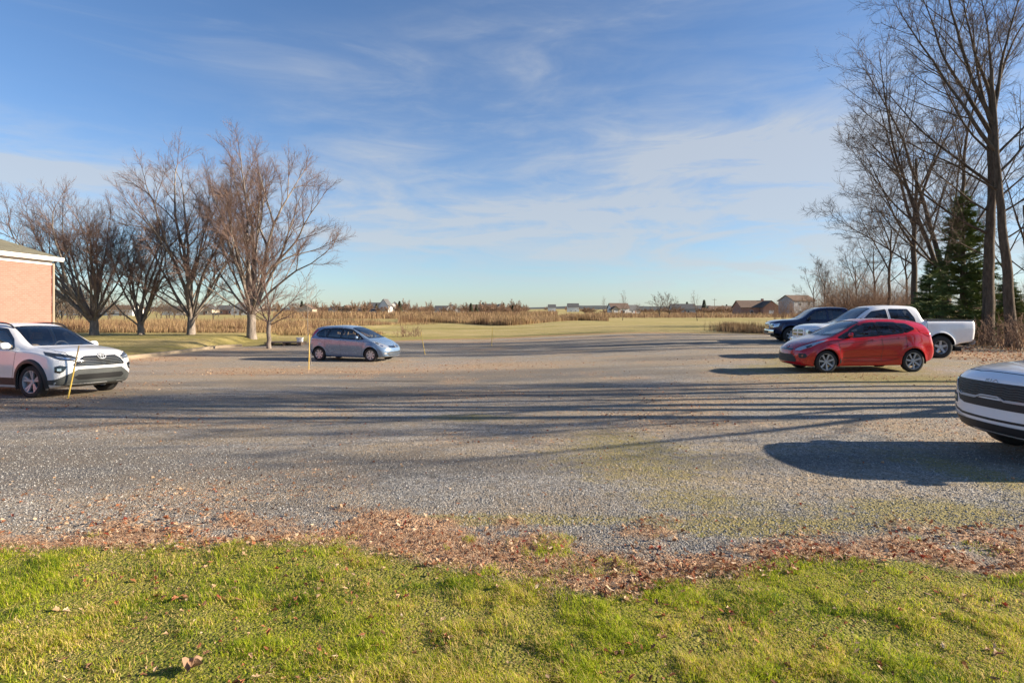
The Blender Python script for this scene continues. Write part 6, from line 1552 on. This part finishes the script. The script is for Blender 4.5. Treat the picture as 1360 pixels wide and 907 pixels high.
for px, d, w, hw, hr, wl, rf, lab in LV: house('house', px, d, w, 8, hw, hr, wl, rf, lab, gable='front' if w < 10 else True, win=2, group='houses behind the maples')
house('farm_house', 733, 760, 10, 10, 6, 4, W_WHITE, SH_GR, 'white farm house on the green hill'); house('barn', 761, 760, 15, 10, 6.5, 5, W_WHITE, SH_GR, 'white barn on the green hill, right of the farm house', door=False)
# ---------------------------------------------------------------- kerb, platform, stakes, poles
def kerb():
    P = [(-17.38, 21.8), (-17.12, 27), (-17.02, 31), (-17.15, 33.0), (-16.2, 34.1)]; V = []; F = []
    for i, (x, y) in enumerate(P):
        a = Vector(P[max(i - 1, 0)]); b = Vector(P[min(i + 1, len(P) - 1)]); t = (b - a).normalized(); n = Vector((-t.y, t.x)); zg = H(x + .5, y)
        for o, z in ((.30, -.10), (.30, .13), (.0, .14), (-.03, .12), (-.05, -.05), (-.35, .012), (-.37, -.06)): q = Vector((x, y)) + n * o; V.append((q.x, q.y, zg + z))
    m = 7; F = [(i * m + k, i * m + k + 1, (i + 1) * m + k + 1, (i + 1) * m + k) for i in range(len(P) - 1) for k in range(m - 1)]; F += [tuple(range(m)), tuple(range((len(P) - 1) * m, len(P) * m))]
    o = MB().add(V, F).build('kerb', CONC, None, smooth=False); tag(o, 'pale concrete kerb and gutter edging the raised lawn at left', 'kerb')
kerb()
def stake(px, py, dx, h, label, lab_top=None, rad=.017, blank=.0):
    c = at(px, py); root = thing('marker_stake', label, 'stake', (c.x, c.y, c.z), 0, 'thin yellow stakes planted in the gravel')
    Y_ = simple('yellow_stake', (.62, .42, .08), .6, var=.25, scale=9); T_ = simple('weathered_stake', (.42, .30, .15), .8, var=.25, scale=9)
    a = Vector((0, 0, -.1)); b = Vector((dx, .03, h)); f = .62
    MB().tube([a, a.lerp(b, f)], rad, 7).build('shaft', Y_, root); MB().tube([a.lerp(b, f), b], [rad, rad * .85], 7).build('top', T_ if lab_top else Y_, root)
    f = MB(); f.tube([(0, 0, -.01), (0, 0, .025)], [.035, .02], 8); f.build('socket', T_, root)
stake(89, 529, .24, 1.15, 'yellow marker stake leaning right in front of the white SUV', True)
stake(410, 491, .02, 1.28, 'upright yellow marker stake left of the silver hatchback', rad=.016)
stake(565, 471, -.22, 1.10, 'yellow marker stake leaning left, right of the silver hatchback')
stake(653, 460, .04, 1.12, 'farthest yellow marker stake, near the middle of the lot', rad=.018)
def platform():
    c = tree_at(382, 0, 35); root = thing('timber_platform', 'low dark timber platform on the lawn behind the silver hatchback', 'platform', c, .05)
    wd = simple('dark_timber', (.10, .07, .05), .85, var=.3)
    for i in range(5): MB().box((-1.2, -.6 + .25 * i, .16), (1.0, -.38 + .25 * i, .21)).build('plank', wd, root, smooth=False)
    for x in (-1.1, -.1, .9): MB().box((x, -.6, -.05), (x + .1, .6, .158)).build('joist', wd, root, smooth=False)
    c = tree_at(398.5, 0, 35); r2 = thing('utility_box', 'small white utility box at the right end of the timber platform', 'box', c)
    MB().box((-.16, -.12, 0), (.16, .12, .42)).build('housing', TRIM, r2, bevel=.015); MB().box((-.19, -.15, .422), (.19, .15, .47)).build('lid', TRIM, r2, bevel=.01)
platform()
def pole(px, d, h, label):
    c = col_at(px, d); root = thing('utility_pole', label, 'pole', (c.x, c.y, c.z)); w = simple('pole_wood', (.20, .15, .11), .9)
    MB().tube([(0, 0, -.3), (0, 0, h)], [.16, .10], 7).build('mast', w, root); MB().box((-1.1, -.06, h - .8), (1.1, .06, h - .66)).build('crossarm', w, root, smooth=False)
pole(949, 300, 8.5, 'wooden utility pole between the low tan house and the brick bungalow'); pole(145, 210, 8, 'wooden utility pole behind the first maple'); pole(311, 240, 9, 'wooden utility pole left of the tallest maple')
def big_leaf():
    c = at(252, 899); Pz = float(ground_z(np.array([c.x]), np.array([c.y]))[0])
    n = 26; V = [(0, 0, .02)]; F = []
    r = random.Random(2)
    for ring, rr in ((1, .5), (2, 1.0)):
        for i in range(n):
            a = 2 * math.pi * i / n; R_ = .036 * rr * (1 + (.38 * math.cos(5 * a) + .12 * math.cos(11 * a)) * (ring - 1)); V.append((R_ * math.cos(a), R_ * math.sin(a) * .9, .03 + .022 * math.sin(3 * a + .6) * rr + .03 * abs(math.sin(a)) * rr))
    F = [(0, 1 + i, 1 + (i + 1) % n) for i in range(n)] + [(1 + i, 1 + n + i, 1 + n + (i + 1) % n, 1 + (i + 1) % n) for i in range(n)]
    o = MB().add(V, F).build('fallen_leaf', leafy('big_leaf', (.30, .18, .11), .2, .25, 60), None, angle=80); o.location = (c.x, c.y, Pz + .004); o.rotation_euler = (.22, .1, 1.2); tag(o, 'large curled pale brown maple leaf lying in the grass at the bottom left', 'leaf')
big_leaf()
# ---------------------------------------------------------------- parked vehicles
def park(name, S, label, cat, x, y, ang, group='vehicles parked on the gravel lot'):
    """ang: heading in degrees of the nose, measured from +X towards +Y; tilted to the ground"""
    h = Vector((math.cos(R(ang)), math.sin(R(ang)))); s = Vector((-h.y, h.x)); wb = S['wb'] / 2; tr = S['track'] / 2
    q = lambda a, b: H(x + h.x * a + s.x * b, y + h.y * a + s.y * b)
    zf, zr, zl, zr_ = q(wb, 0), q(-wb, 0), q(0, tr), q(0, -tr)
    root = make_car(name, label, cat, S, (x, y, (zf + zr) / 2 - .008), R(ang + 180), group)
    pitch = math.atan2(zf - zr, S['wb']); roll = math.atan2(zl - zr_, S['track'])
    root.rotation_euler = (-roll * 1.0, pitch, R(ang + 180))
    return root
park('parked_suv', SUV, 'white SUV with dark honeycomb grille and black wheel arches in front of the brick building', 'SUV', -11.62, 13.72, -16.3)
park('parked_compact', COMPACT, 'silver blue hatchback parked alone behind the upright yellow stake', 'car', -6.95, 25.1, -16)
hb = park('parked_hatchback', HATCH, 'red hatchback parked in front of the white pickup truck', 'car', 10.02, 16.7, 179)
hb.scale = (.965, 1.0, 1.035)
park('parked_pickup', PICKUP, 'white crew cab pickup truck parked behind the red hatchback', 'pickup truck', 13.75, 21.6, 176)
park('parked_pickup', NAVY, 'navy blue pickup truck with chrome bumper, farthest of the parked vehicles', 'pickup truck', 17.1, 31.5, 169)
park('parked_crossover', CROSS, 'white crossover with black mesh grille, only its nose in view at the right edge', 'car', 7.56, 6.27, 176)
